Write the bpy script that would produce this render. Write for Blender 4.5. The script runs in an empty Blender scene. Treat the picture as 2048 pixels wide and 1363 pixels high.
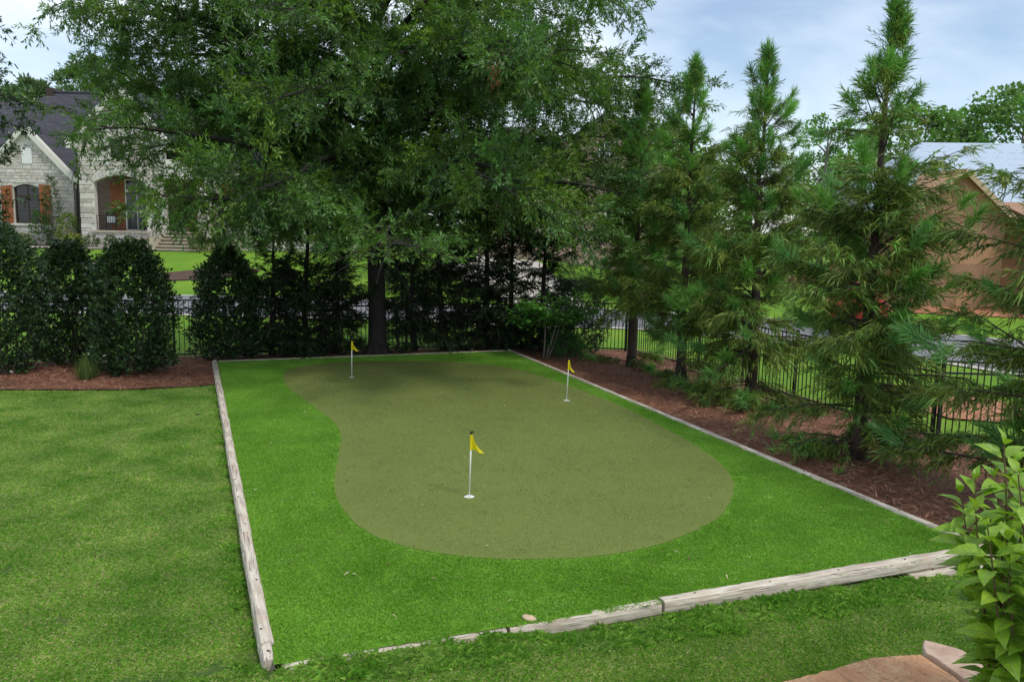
import bpy, bmesh, math, random
import numpy as np
from mathutils import Vector, Matrix

PI = math.pi
scene = bpy.context.scene
COL = scene.collection
rnd = random.Random(7)

# ------------------------------------------------------------------ camera
cam_data = bpy.data.cameras.new('camera')
cam = bpy.data.objects.new('camera', cam_data)
COL.objects.link(cam)
cam_data.sensor_width = 36.0
cam_data.lens = 29.5
cam_data.clip_start = 0.05
cam_data.clip_end = 1500.0
cam.matrix_world = Matrix(((0.9343, 0.0306, -0.3552, 0.0), (-0.3560, 0.1361, -0.9245, 0.0),
                           (0.0200, 0.9902, 0.1386, 3.1), (0, 0, 0, 1)))
scene.camera = cam

# ------------------------------------------------------------------ sky and sun
SUN_EL, SUN_AZ = 58.0, 150.0          # degrees; azimuth clockwise from +Y
world = bpy.data.worlds.new('World'); scene.world = world
world.use_nodes = True
wn, wl = world.node_tree.nodes, world.node_tree.links
wn.clear()
wout = wn.new('ShaderNodeOutputWorld'); wbg = wn.new('ShaderNodeBackground')
sky = wn.new('ShaderNodeTexSky'); sky.sky_type = 'NISHITA'; sky.sun_disc = False
sky.sun_elevation = math.radians(SUN_EL); sky.sun_rotation = math.radians(SUN_AZ)
sky.air_density = 1.0; sky.dust_density = .4; sky.ozone_density = 2.0
wtc = wn.new('ShaderNodeTexCoord')
wmap = wn.new('ShaderNodeMapping'); wmap.inputs['Scale'].default_value = (1.0, 1.0, 2.6)
wmap.inputs['Rotation'].default_value = (0.0, 0.0, 0.9); wmap.inputs['Location'].default_value = (13.0, 7.0, 2.0)
wnoise = wn.new('ShaderNodeTexNoise'); wnoise.inputs['Scale'].default_value = 1.55
wnoise.inputs['Detail'].default_value = 7.0; wnoise.inputs['Roughness'].default_value = 0.52
wnoise.inputs['Distortion'].default_value = 0.5
wramp = wn.new('ShaderNodeValToRGB')
wramp.color_ramp.elements[0].position = 0.33; wramp.color_ramp.elements[0].color = (0.12, 0.12, 0.12, 1)
wramp.color_ramp.elements[1].position = 0.55; wramp.color_ramp.elements[1].color = (0.95, 0.95, 0.95, 1)
wmix = wn.new('ShaderNodeMix'); wmix.data_type = 'RGBA'
wl.new(wtc.outputs['Generated'], wmap.inputs['Vector']); wl.new(wmap.outputs[0], wnoise.inputs['Vector'])
wl.new(wnoise.outputs['Fac'], wramp.inputs[0]); wl.new(wramp.outputs[0], wmix.inputs[0])
wl.new(sky.outputs[0], wmix.inputs[6])
wmix.inputs[7].default_value = (7.0, 7.7, 8.4, 1)
wl.new(wmix.outputs[2], wbg.inputs['Color'])
wbg.inputs['Strength'].default_value = 0.108
wl.new(wbg.outputs[0], wout.inputs[0])

sun_data = bpy.data.lights.new('sun', 'SUN')
sun = bpy.data.objects.new('sun', sun_data); COL.objects.link(sun)
sun_data.energy = 1.5; sun_data.angle = math.radians(10); sun_data.color = (1.0, 0.95, 0.87)
_sd = Vector((math.sin(math.radians(SUN_AZ)) * math.cos(math.radians(SUN_EL)),
              math.cos(math.radians(SUN_AZ)) * math.cos(math.radians(SUN_EL)), math.sin(math.radians(SUN_EL))))
sun.rotation_euler = _sd.to_track_quat('Z', 'Y').to_euler()
sun.location = (0, 0, 30)

vs = scene.view_settings
vs.view_transform = 'Standard'; vs.look = 'None'; vs.gamma = 1.0; vs.exposure = 0.5
vs.use_curve_mapping = False
scene.render.engine = 'CYCLES'
scene.cycles.max_bounces = 5; scene.cycles.diffuse_bounces = 3; scene.cycles.glossy_bounces = 2; scene.cycles.transmission_bounces = 3; scene.cycles.transparent_max_bounces = 6

# ------------------------------------------------------------------ helpers
def lin(r, g, b):
    f = lambda c: c / 12.92 if c <= 0.04045 else ((c + 0.055) / 1.055) ** 2.4
    return (f(r / 255), f(g / 255), f(b / 255))

def sm(t):
    t = np.clip(t, 0.0, 1.0)
    return t * t * (3 - 2 * t)

def tag(o, label=None, cat=None, group=None, kind=None):
    if label: o['label'] = label
    if cat: o['category'] = cat
    if group: o['group'] = group
    if kind: o['kind'] = kind
    return o

def empty(name, loc=(0, 0, 0), rz=0.0):
    o = bpy.data.objects.new(name, None); COL.objects.link(o)
    o.location = loc; o.rotation_euler = (0, 0, rz); o.empty_display_size = 0.2
    return o

def rebase(e, loc):
    d = Vector(loc) - e.location; e.location = loc
    for ch in e.children: ch.location = Vector(ch.location) - d

def link(name, me, mat=None, parent=None):
    o = bpy.data.objects.new(name, me); COL.objects.link(o)
    if mat is not None and not me.materials: me.materials.append(mat)
    if parent is not None: o.parent = parent
    return o

class MB:
    """collects simple solids and builds them as one mesh"""
    def __init__(s): s.v = []; s.f = []
    def add(s, vs, fs):
        b = len(s.v); s.v += [tuple(p) for p in vs]; s.f += [tuple(b + i for i in f) for f in fs]; return s
    def box(s, x0, x1, y0, y1, z0, z1):
        return s.add([(x0, y0, z0), (x1, y0, z0), (x1, y1, z0), (x0, y1, z0), (x0, y0, z1), (x1, y0, z1), (x1, y1, z1), (x0, y1, z1)],
                     [(3, 2, 1, 0), (4, 5, 6, 7), (0, 1, 5, 4), (1, 2, 6, 5), (2, 3, 7, 6), (3, 0, 4, 7)])
    def prism_y(s, poly, y0, y1):
        """polygon in x,z extruded along y (poly counter-clockwise seen from -y)"""
        n = len(poly)
        vs = [(p[0], y0, p[1]) for p in poly] + [(p[0], y1, p[1]) for p in poly]
        return s.add(vs, [tuple(range(n)), tuple(range(2 * n - 1, n - 1, -1))] + [((i + 1) % n, i, n + i, n + (i + 1) % n) for i in range(n)])
    def tube(s, pts, rad, n=6, caps=True):
        pts = [Vector(p) for p in pts]
        if not hasattr(rad, '__len__'): rad = [rad] * len(pts)
        b = len(s.v); a = None
        for i, p in enumerate(pts):
            d = (pts[min(i + 1, len(pts) - 1)] - pts[max(i - 1, 0)])
            d = d.normalized() if d.length > 1e-9 else Vector((0, 0, 1))
            if a is None:
                a = d.orthogonal().normalized()
            else:
                a = (a - d * a.dot(d)); a = a.normalized() if a.length > 1e-6 else d.orthogonal().normalized()
            c = d.cross(a)
            for k in range(n):
                t = 2 * PI * k / n
                s.v.append(tuple(p + (a * math.cos(t) + c * math.sin(t)) * rad[i]))
        for i in range(len(pts) - 1):
            for k in range(n):
                k2 = (k + 1) % n
                s.f.append((b + i * n + k, b + i * n + k2, b + (i + 1) * n + k2, b + (i + 1) * n + k))
        if caps:
            s.f.append(tuple(b + k for k in range(n - 1, -1, -1)))
            e = b + (len(pts) - 1) * n; s.f.append(tuple(e + k for k in range(n)))
        return s
    def mesh(s, name, smooth=False):
        me = bpy.data.meshes.new(name); me.from_pydata(s.v, [], s.f); me.update()
        if smooth: me.polygons.foreach_set('use_smooth', np.ones(len(me.polygons), bool))
        return me
    def build(s, name, mat, parent=None, smooth=False):
        return link(name, s.mesh(name, smooth), mat, parent)

def np_mesh(name, verts, nper, cols=None, smooth=False):
    """verts (N, nper, 3): N polygons of nper corners, optional colour per polygon"""
    N = verts.shape[0]
    me = bpy.data.meshes.new(name)
    me.vertices.add(N * nper); me.vertices.foreach_set('co', verts.reshape(-1).astype(np.float32))
    me.loops.add(N * nper); me.loops.foreach_set('vertex_index', np.arange(N * nper, dtype=np.int32))
    me.polygons.add(N)
    me.polygons.foreach_set('loop_start', np.arange(0, N * nper, nper, dtype=np.int32))
    me.update(calc_edges=True)
    if cols is not None:
        at = me.color_attributes.new('Col', 'FLOAT_COLOR', 'POINT')
        c = np.ones((N, nper, 4), np.float32); c[:, :, :3] = cols[:, None, :]
        at.data.foreach_set('color', c.reshape(-1))
    return me

def multi_mesh(name, groups, mats):
    """groups: list of (verts (N,k,3), cols (N,3) or None, material index)"""
    vs_ = np.concatenate([g[0].reshape(-1, 3) for g in groups]); ls = np.concatenate([np.full(len(g[0]), g[0].shape[1]) for g in groups])
    mi = np.concatenate([np.full(len(g[0]), g[2]) for g in groups]); st = np.concatenate([[0], np.cumsum(ls)[:-1]])
    cs = np.concatenate([np.repeat(g[1] if g[1] is not None else np.full((len(g[0]), 3), .05), g[0].shape[1], 0) for g in groups])
    me = bpy.data.meshes.new(name); n = len(vs_)
    me.vertices.add(n); me.vertices.foreach_set('co', vs_.reshape(-1).astype(np.float32))
    me.loops.add(n); me.loops.foreach_set('vertex_index', np.arange(n, dtype=np.int32))
    me.polygons.add(len(ls)); me.polygons.foreach_set('loop_start', st.astype(np.int32)); me.update(calc_edges=True)
    for m in mats: me.materials.append(m)
    me.polygons.foreach_set('material_index', mi.astype(np.int32))
    at = me.color_attributes.new('Col', 'FLOAT_COLOR', 'POINT')
    at.data.foreach_set('color', np.concatenate([cs, np.ones((n, 1))], 1).astype(np.float32).reshape(-1))
    return me

def sprays(name, parent, pos, dirs, roll, scale, tint, pick, variants):
    """crown built from a few spray layouts (local +X along dirs), turned, scaled and tinted, as one real mesh"""
    pos = np.asarray(pos, float); d = nrm(np.asarray(dirs, float)); roll = np.asarray(roll); scale = np.asarray(scale); tint = np.asarray(tint); pick = np.asarray(pick)
    hx_ = nrm(np.stack([-d[:, 1], d[:, 0], 0 * d[:, 0]], 1) + 1e-9); nz_ = np.cross(d, hx_)
    cr, sr = np.cos(roll)[:, None], np.sin(roll)[:, None]; Y_ = hx_ * cr + nz_ * sr; Z_ = nz_ * cr - hx_ * sr
    groups = []
    for k, (lay, mats) in enumerate(variants):
        i = np.nonzero(pick == k)[0]
        if len(i) == 0: continue
        for q, cols, mi in lay:
            v = q[None] * scale[i][:, None, None, None]
            w = pos[i][:, None, None] + v[..., :1] * d[i][:, None, None] + v[..., 1:2] * Y_[i][:, None, None] + v[..., 2:3] * Z_[i][:, None, None]
            c = None if cols is None else (cols[None] * tint[i][:, None]).reshape(-1, 3)
            groups.append((w.reshape(-1, q.shape[1], 3), c, mi))
    me = multi_mesh(name, groups, variants[0][1])
    return link(name, me, None, parent)

def nrm(a): return a / np.maximum(np.linalg.norm(a, axis=-1, keepdims=True), 1e-9)

def leaf_quads(base, d, up, L, W, droop=0.15, wide=0.45):
    """diamond leaves: base, left, tip, right"""
    d = nrm(d); side = nrm(np.cross(d, up)); nn = np.cross(side, d)
    L = np.asarray(L)[:, None]; W = np.asarray(W)[:, None]
    mid = base + d * L * wide + nn * (L * droop * 0.35)
    q = np.stack([base, mid + side * W * .5, base + d * L - nn * (L * droop), mid - side * W * .5], 1)
    return q

def leaf_hex(base, d, up, L, W, droop=0.12):
    """six-cornered ovate leaves"""
    d = nrm(d); side = nrm(np.cross(d, up)); nn = np.cross(side, d)
    L = np.asarray(L)[:, None]; W = np.asarray(W)[:, None]
    a = base + d * L * .3 + nn * L * droop * .4; b = base + d * L * .68 + nn * L * droop * .2
    return np.stack([base, a + side * W * .5, b + side * W * .38, base + d * L - nn * L * droop, b - side * W * .38, a - side * W * .5], 1)

def jitter_cols(rng, base, n, dv=0.25, dh=0.12):
    c = np.tile(np.asarray(base, float), (n, 1))
    v = 1 + dv * rng.standard_normal((n, 1)); h = 1 + dh * rng.standard_normal((n, 3))
    return np.clip(c * np.clip(v, .35, 2.2) * np.clip(h, .5, 1.6), 0.002, 0.9)

# ------------------------------------------------------------------ materials
MATS = {}
class NT:
    def __init__(s, name):
        s.m = bpy.data.materials.new(name); s.m.use_nodes = True
        s.t = s.m.node_tree; s.n = s.t.nodes; s.l = s.t.links; s.n.clear()
        s.out = s.n.new('ShaderNodeOutputMaterial')
        s.b = s.n.new('ShaderNodeBsdfPrincipled'); s.l.new(s.b.outputs[0], s.out.inputs[0])
        MATS[name] = s.m
    def node(s, typ, **kw):
        x = s.n.new(typ)
        for k, v in kw.items():
            if k in x.inputs: x.inputs[k].default_value = v
            else: setattr(x, k, v)
        return x
    def set(s, **kw):
        for k, v in kw.items(): s.b.inputs[k.replace('_', ' ')].default_value = v
    def coord(s, kind='Object', scale=(1, 1, 1), rot=(0, 0, 0)):
        tc = s.n.new('ShaderNodeTexCoord'); mp = s.n.new('ShaderNodeMapping')
        mp.inputs['Scale'].default_value = scale; mp.inputs['Rotation'].default_value = rot
        if kind == 'World':
            g = s.n.new('ShaderNodeNewGeometry'); s.l.new(g.outputs['Position'], mp.inputs[0])
        else: s.l.new(tc.outputs[kind], mp.inputs[0])
        return mp.outputs[0]
    def noise(s, vec, scale, detail=4, rough=.55, dist=0.0):
        x = s.node('ShaderNodeTexNoise'); x.inputs['Scale'].default_value = scale; x.inputs['Detail'].default_value = detail
        x.inputs['Roughness'].default_value = rough; x.inputs['Distortion'].default_value = dist
        s.l.new(vec, x.inputs['Vector']); return x.outputs['Fac']
    def ramp(s, fac, stops):
        x = s.n.new('ShaderNodeValToRGB'); e = x.color_ramp.elements
        while len(e) < len(stops): e.new(0.5)
        for i, (p, c) in enumerate(stops):
            e[i].position = p; e[i].color = (c[0], c[1], c[2], 1) if hasattr(c, '__len__') else (c, c, c, 1)
        s.l.new(fac, x.inputs[0]); return x.outputs[0]
    def mix(s, fac, a, b, mode='MIX'):
        x = s.n.new('ShaderNodeMix'); x.data_type = 'RGBA'; x.blend_type = mode
        for i, v in ((0, fac), (6, a), (7, b)):
            if hasattr(v, 'is_output') or isinstance(v, bpy.types.NodeSocket): s.l.new(v, x.inputs[i])
            elif i == 0: x.inputs[0].default_value = v
            else: x.inputs[i].default_value = (*v, 1) if hasattr(v, '__len__') else (v, v, v, 1)
        return x.outputs[2]
    def bump(s, h, strength=.4, dist=.02):
        x = s.n.new('ShaderNodeBump'); x.inputs['Strength'].default_value = strength; x.inputs['Distance'].default_value = dist
        s.l.new(h, x.inputs['Height']); s.l.new(x.outputs[0], s.b.inputs['Normal']); return x
    def color(s, c): s.l.new(c, s.b.inputs['Base Color'])

def leaf_mat(name, rough=.45, trans=.3, attr=True, base=None, spec=.4, vary=None):
    t = NT(name); t.set(Roughness=rough); t.b.inputs['Specular IOR Level'].default_value = spec
    if attr:
        a = t.node('ShaderNodeVertexColor', layer_name='Col'); c = a.outputs[0]
    else:
        rgb = t.node('ShaderNodeRGB'); rgb.outputs[0].default_value = (*base, 1); c = rgb.outputs[0]
    if vary:
        w = t.coord('World'); nz = t.noise(w, vary[0], 3)
        c = t.mix(1.0, c, t.ramp(nz, [(.3, vary[1]), (.7, vary[2])]), 'MULTIPLY')
        if len(vary) > 3:                       # dry or flattened patches
            n2 = t.noise(w, vary[3], 5, .6, .4)
            c = t.mix(t.ramp(n2, [(vary[5], 0.0), (vary[5] + .2, vary[6])]), c, vary[4])
    t.color(c)
    tr = t.node('ShaderNodeBsdfTranslucent')
    cc = t.mix(1.0, c, (1.25, 1.35, .6), 'MULTIPLY'); t.l.new(cc, tr.inputs[0])
    mx = t.n.new('ShaderNodeMixShader'); mx.inputs[0].default_value = trans
    t.l.new(t.b.outputs[0], mx.inputs[1]); t.l.new(tr.outputs[0], mx.inputs[2]); t.l.new(mx.outputs[0], t.out.inputs[0])
    return t.m

def plain(name, c, rough=.6, metal=0.0, vary=.15, scale=6.0, bump=0.0, spec=.5):
    t = NT(name); t.set(Roughness=rough, Metallic=metal); t.b.inputs['Specular IOR Level'].default_value = spec
    w = t.coord('World'); nz = t.noise(w, scale, 5)
    t.color(t.mix(1.0, c, t.ramp(nz, [(.25, 1 - vary), (.75, 1 + vary)]), 'MULTIPLY'))
    if bump: t.bump(t.noise(w, scale * 6, 4), bump, .01)
    return t.m

leaf_mat('oak_leaf', .42, .36, spec=.42)
leaf_mat('dead_leaf', .7, .2)
leaf_mat('pin_oak_leaf', .35, .22, spec=.5)
leaf_mat('cedar_needle', .5, .18, spec=.35)
leaf_mat('holly_leaf', .3, .1, spec=.5)
leaf_mat('soft_leaf', .5, .35, spec=.3)
leaf_mat('shrub_leaf', .5, .35, spec=.3)
leaf_mat('far_leaf', .6, .25, spec=.25)
plain('bark_dark', (0.03, 0.025, 0.021), .9, vary=.5, scale=9, bump=.8)
plain('bark_brown', (0.058, 0.038, 0.029), .9, vary=.45, scale=12, bump=.8)
plain('bark_grey', (0.16, 0.14, 0.12), .85, vary=.35, scale=14, bump=.5)
plain('stem_brown', (0.12, 0.07, 0.035), .7, vary=.3, scale=30)
plain('black_metal', (0.012, 0.012, 0.013), .35, vary=.1, scale=20)
plain('white_paint', (0.78, 0.78, 0.75), .4, vary=.04)
plain('cream_trim', (0.66, 0.63, 0.56), .55, vary=.06, scale=3)
plain('concrete', (0.48, 0.44, 0.38), .85, vary=.12, scale=3, bump=.2)
plain('step_stone', (0.42, 0.36, 0.27), .85, vary=.25, scale=5, bump=.3)
plain('dark_void', (0.012, 0.012, 0.013), .6, vary=.1)
plain('bronze', (0.05, 0.03, 0.022), .45, metal=.3, vary=.2)
plain('red_paint', (0.32, 0.02, 0.018), .35, vary=.12)
plain('rubber', (0.02, 0.02, 0.02), .8, vary=.2)
plain('tan_stone', (0.50, 0.37, 0.24), .9, vary=.3, scale=25, bump=.5)

# ground ------------------------------------------------------------
t = NT('lawn_soil'); w = t.coord('World')
n1 = t.noise(w, .9, 5); n2 = t.noise(w, 7, 5); n3 = t.noise(w, 60, 3)
c = t.mix(t.ramp(n1, [(.35, 0.0), (.65, 1.0)]), (0.045, 0.115, 0.018), (0.105, 0.165, 0.04))
c = t.mix(t.ramp(n2, [(.45, 0.0), (.75, .7)]), c, (0.17, 0.18, 0.07))
c = t.mix(t.ramp(n3, [(.3, .55), (.7, 0.0)]), c, (0.05, 0.07, 0.02))
t.color(c); t.set(Roughness=.9); t.bump(n3, .8, .03); t.b.inputs['Specular IOR Level'].default_value = .15

t = NT('far_lawn'); w = t.coord('World', (1, 1, 1), (0, 0, -.37))
n1 = t.noise(w, .35, 5); n3 = t.noise(t.coord('World', (.5, 1.6, 1), (0, 0, .37)), 14, 4)
c = t.mix(t.ramp(n1, [(.35, 0.0), (.65, 1.0)]), (0.115, 0.24, 0.022), (0.19, 0.30, 0.035))
c = t.mix(t.ramp(n3, [(.3, .6), (.65, 0.0)]), c, (0.07, 0.17, 0.015))
t.color(c); t.set(Roughness=.9); t.bump(n3, .5, .05); t.b.inputs['Specular IOR Level'].default_value = .1

t = NT('turf_base'); w = t.coord('World')
n1 = t.noise(t.coord('World', (.35, 1.0, 1)), 2.2, 4); n3 = t.noise(w, 120, 3)
c = t.mix(t.ramp(n1, [(.3, 0.0), (.7, 1.0)]), (0.11, 0.24, 0.012), (0.14, 0.29, 0.016))
c = t.mix(t.ramp(n3, [(.3, .5), (.7, 0.0)]), c, (0.035, 0.12, 0.008))
t.color(c); t.set(Roughness=.75); t.bump(n3, .6, .01); t.b.inputs['Specular IOR Level'].default_value = .25

t = NT('putting_nap'); w = t.coord('World')
n1 = t.noise(w, .7, 4); n3 = t.noise(w, 95, 4, .7); n4 = t.noise(t.coord('World', (1, 1, 1)), 34, 5, .7)
c = t.mix(t.ramp(n1, [(.3, 0.0), (.7, 1.0)]), (0.138, 0.175, 0.043), (0.165, 0.203, 0.052))
c = t.mix(t.ramp(n3, [(.35, .65), (.6, 0.0)]), c, (0.08, 0.118, 0.02))
c = t.mix(t.ramp(n4, [(.56, 0.0), (.74, .6)]), c, (0.25, 0.26, 0.09))
t.color(c); t.set(Roughness=.85); t.bump(n3, .5, .006); t.b.inputs['Specular IOR Level'].default_value = .2

t = NT('pine_straw'); w = t.coord('World')
n1 = t.noise(w, 1.3, 5); n3 = t.noise(w, 28, 6, .7, 1.2)
c = t.mix(t.ramp(n1, [(.35, 0.0), (.65, 1.0)]), (0.21, 0.08, 0.042), (0.31, 0.14, 0.078))
c = t.mix(t.ramp(n3, [(.35, .8), (.6, 0.0)]), c, (0.045, 0.018, 0.012))
t.color(c); t.set(Roughness=.9); t.bump(n3, 1.0, .05)

t = NT('asphalt'); w = t.coord('World')
c = t.mix(t.ramp(t.noise(w, .6, 4), [(.3, 0.0), (.7, 1.0)]), (0.15, 0.15, 0.165), (0.20, 0.20, 0.215))
t.color(c); t.set(Roughness=.85)

t = NT('weathered_timber')
o = t.coord('Object', (1.2, 14, 14)); o2 = t.coord('Object', (3, 3, 3)); o3 = t.coord('Object', (1.5, 60, 60))
g = t.noise(o, 2.2, 6, .65, .6); b2 = t.noise(o2, 1.3, 4); f = t.noise(o3, 1.6, 4, .6, .3)
c = t.ramp(g, [(.25, (0.26, 0.21, 0.16)), (.5, (0.56, 0.49, 0.40)), (.75, (0.72, 0.65, 0.55))])
c = t.mix(t.ramp(f, [(.56, 0.0), (.64, .85)]), c, (0.09, 0.065, 0.05))
c = t.mix(t.ramp(b2, [(.5, 0.0), (.75, .45)]), c, (0.45, 0.30, 0.21))
t.color(c); t.set(Roughness=.9); t.bump(g, .5, .012)

t = NT('flag_yellow'); t.set(Roughness=.6, Base_Color=(0.92, 0.80, 0.015, 1))
tr = t.node('ShaderNodeBsdfTranslucent'); tr.inputs[0].default_value = (0.95, 0.80, 0.02, 1)
mx = t.n.new('ShaderNodeMixShader'); mx.inputs[0].default_value = .5
t.l.new(t.b.outputs[0], mx.inputs[1]); t.l.new(tr.outputs[0], mx.inputs[2]); t.l.new(mx.outputs[0], t.out.inputs[0])

t = NT('flagstone'); o = t.coord('World')
n1 = t.noise(o, 4.2, 6, .6, .8); n2 = t.noise(o, 26, 6, .65, .6); n3 = t.noise(t.coord('World', (2, 1, 1)), 5, 5, .6, 1.5)
oi = t.node('ShaderNodeObjectInfo')
c = t.mix(t.ramp(n1, [(.35, 0.0), (.65, 1.0)]), (0.52, 0.25, 0.12), (0.60, 0.37, 0.20))
c = t.mix(t.ramp(n2, [(.45, 0.0), (.7, .6)]), c, (0.40, 0.20, 0.12))
c = t.mix(t.ramp(n3, [(.48, 0.0), (.5, .8), (.52, 0.0)]), c, (0.10, 0.055, 0.04))
t.color(c); t.set(Roughness=.8); t.bump(n2, .35, .012)

t = NT('pale_stone'); o = t.coord('World')
n1 = t.noise(o, 9, 6, .6, .4)
t.color(t.ramp(n1, [(.3, (0.36, 0.23, 0.17)), (.7, (0.54, 0.40, 0.31))])); t.set(Roughness=.85); t.bump(n1, .4, .02)

# masonry -----------------------------------------------------------
t = NT('house_stone'); oi = t.node('ShaderNodeObjectInfo')
c = t.ramp(oi.outputs['Random'], [(0.0, (0.40, 0.355, 0.31)), (.3, (0.54, 0.49, 0.44)), (.6, (0.64, 0.59, 0.53)), (.85, (0.50, 0.47, 0.45)), (1.0, (0.60, 0.515, 0.42))])
nz = t.noise(t.coord('World'), 7, 5)
t.color(t.mix(1.0, c, t.ramp(nz, [(.3, .82), (.7, 1.12)]), 'MULTIPLY')); t.set(Roughness=.9); t.bump(nz, .6, .03)
plain('mortar', (0.58, 0.545, 0.49), .95, vary=.1, scale=9)

def brick_mat(name, c1, c2, mortar, bw=.21, bh=.075):
    t = NT(name)
    o = t.coord('Object', (1, 1, 1), (PI / 2, 0, 0))
    tc = t.n.new('ShaderNodeTexCoord'); sep = t.n.new('ShaderNodeSeparateXYZ'); cmb = t.n.new('ShaderNodeCombineXYZ')
    add = t.node('ShaderNodeMath', operation='ADD')
    t.l.new(tc.outputs['Object'], sep.inputs[0]); t.l.new(sep.outputs[0], add.inputs[0]); t.l.new(sep.outputs[1], add.inputs[1])
    t.l.new(add.outputs[0], cmb.inputs[0]); t.l.new(sep.outputs[2], cmb.inputs[1])
    br = t.node('ShaderNodeTexBrick'); t.l.new(cmb.outputs[0], br.inputs[0])
    br.inputs['Color1'].default_value = (*c1, 1); br.inputs['Color2'].default_value = (*c2, 1); br.inputs['Mortar'].default_value = (*mortar, 1)
    br.inputs['Scale'].default_value = 1; br.inputs['Brick Width'].default_value = bw; br.inputs['Row Height'].default_value = bh
    br.inputs['Mortar Size'].default_value = .008; br.inputs['Bias'].default_value = -.1
    t.color(br.outputs[0]); t.set(Roughness=.9); return t.m
brick_mat('dark_brick', (0.16, 0.085, 0.06), (0.25, 0.15, 0.11), (0.33, 0.29, 0.25))
brick_mat('pink_brick', (0.34, 0.19, 0.15), (0.44, 0.29, 0.235), (0.5, 0.44, 0.38))

def shingle_mat(name, c1, c2, gap):
    t = NT(name)
    tc = t.n.new('ShaderNodeTexCoord'); sep = t.n.new('ShaderNodeSeparateXYZ'); cmb = t.n.new('ShaderNodeCombineXYZ')
    t.l.new(tc.outputs['Object'], sep.inputs[0]); t.l.new(sep.outputs[0], cmb.inputs[0]); t.l.new(sep.outputs[2], cmb.inputs[1])
    br = t.node('ShaderNodeTexBrick'); t.l.new(cmb.outputs[0], br.inputs[0])
    br.inputs['Color1'].default_value = (*c1, 1); br.inputs['Color2'].default_value = (*c2, 1); br.inputs['Mortar'].default_value = (*gap, 1)
    br.inputs['Scale'].default_value = 1; br.inputs['Brick Width'].default_value = .33; br.inputs['Row Height'].default_value = .12
    br.inputs['Mortar Size'].default_value = .012
    nz = t.noise(t.coord('World'), 2.5, 5)
    t.color(t.mix(1.0, br.outputs[0], t.ramp(nz, [(.3, .85), (.7, 1.15)]), 'MULTIPLY')); t.set(Roughness=.85); return t.m
shingle_mat('slate_shingle', (0.042, 0.042, 0.056), (0.068, 0.066, 0.082), (0.026, 0.026, 0.034))
shingle_mat('brown_shingle', (0.12, 0.10, 0.09), (0.17, 0.145, 0.13), (0.07, 0.06, 0.055))

t = NT('cedar_wood'); o = t.coord('World', (9, 9, .7))
g = t.noise(o, 2.0, 5, .6, .4)
t.color(t.ramp(g, [(.3, (0.20, 0.052, 0.016)), (.7, (0.42, 0.125, 0.04))])); t.set(Roughness=.5)

t = NT('window_glass'); t.set(Roughness=.06, Base_Color=(0.012, 0.016, 0.018, 1)); t.b.inputs['Specular IOR Level'].default_value = .6
t = NT('osb'); o = t.coord('World', (1, 1, 1)); n = t.noise(o, 14, 5, .7, 1.5); n1 = t.noise(o, 1.2, 3)
c = t.ramp(n, [(.3, (0.30, 0.16, 0.085)), (.7, (0.48, 0.29, 0.165))])
c = t.mix(t.ramp(n1, [(.4, 0.0), (.7, .35)]), c, (0.60, 0.36, 0.26)); oi = t.node('ShaderNodeObjectInfo')
t.color(t.mix(1.0, c, t.ramp(oi.outputs['Random'], [(0.0, (.72, .72, .74)), (1.0, (1.12, 1.08, 1.0))]), 'MULTIPLY')); t.set(Roughness=.85)

t = NT('roof_wrap')        # pale underlayment with rows of faint printed dashes
tc = t.n.new('ShaderNodeTexCoord'); sep = t.n.new('ShaderNodeSeparateXYZ'); cmb = t.n.new('ShaderNodeCombineXYZ')
t.l.new(tc.outputs['Object'], sep.inputs[0]); t.l.new(sep.outputs[0], cmb.inputs[0]); t.l.new(sep.outputs[2], cmb.inputs[1])
br = t.node('ShaderNodeTexBrick'); t.l.new(cmb.outputs[0], br.inputs[0]); br.offset = .35
for k, v in (('Color1', (0, 0, 0, 1)), ('Color2', (1, 1, 1, 1)), ('Mortar', (.5, .5, .5, 1)), ('Scale', 1), ('Brick Width', .9), ('Row Height', .34), ('Mortar Size', .018)): br.inputs[k].default_value = v
nz = t.noise(t.coord('World', (3, 3, 1)), 1.6, 3)
dash = t.mix(1.0, t.ramp(br.outputs['Fac'], [(.4, 0.0), (.6, 1.0)]), t.ramp(nz, [(.5, 0.0), (.54, 1.0)]), 'MULTIPLY')
c = t.mix(dash, (0.36, 0.44, 0.55), (0.24, 0.28, 0.34))
t.color(c); t.set(Roughness=.55)
t = NT('red_clay'); n = t.noise(t.coord('World'), 3, 6); t.color(t.ramp(n, [(.3, (0.30, 0.11, 0.055)), (.7, (0.46, 0.20, 0.11))])); t.set(Roughness=.95); t.bump(n, .6, .1)
plain('mulch_dark', (0.075, 0.04, 0.028), .95, vary=.4, scale=12, bump=.6)
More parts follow.
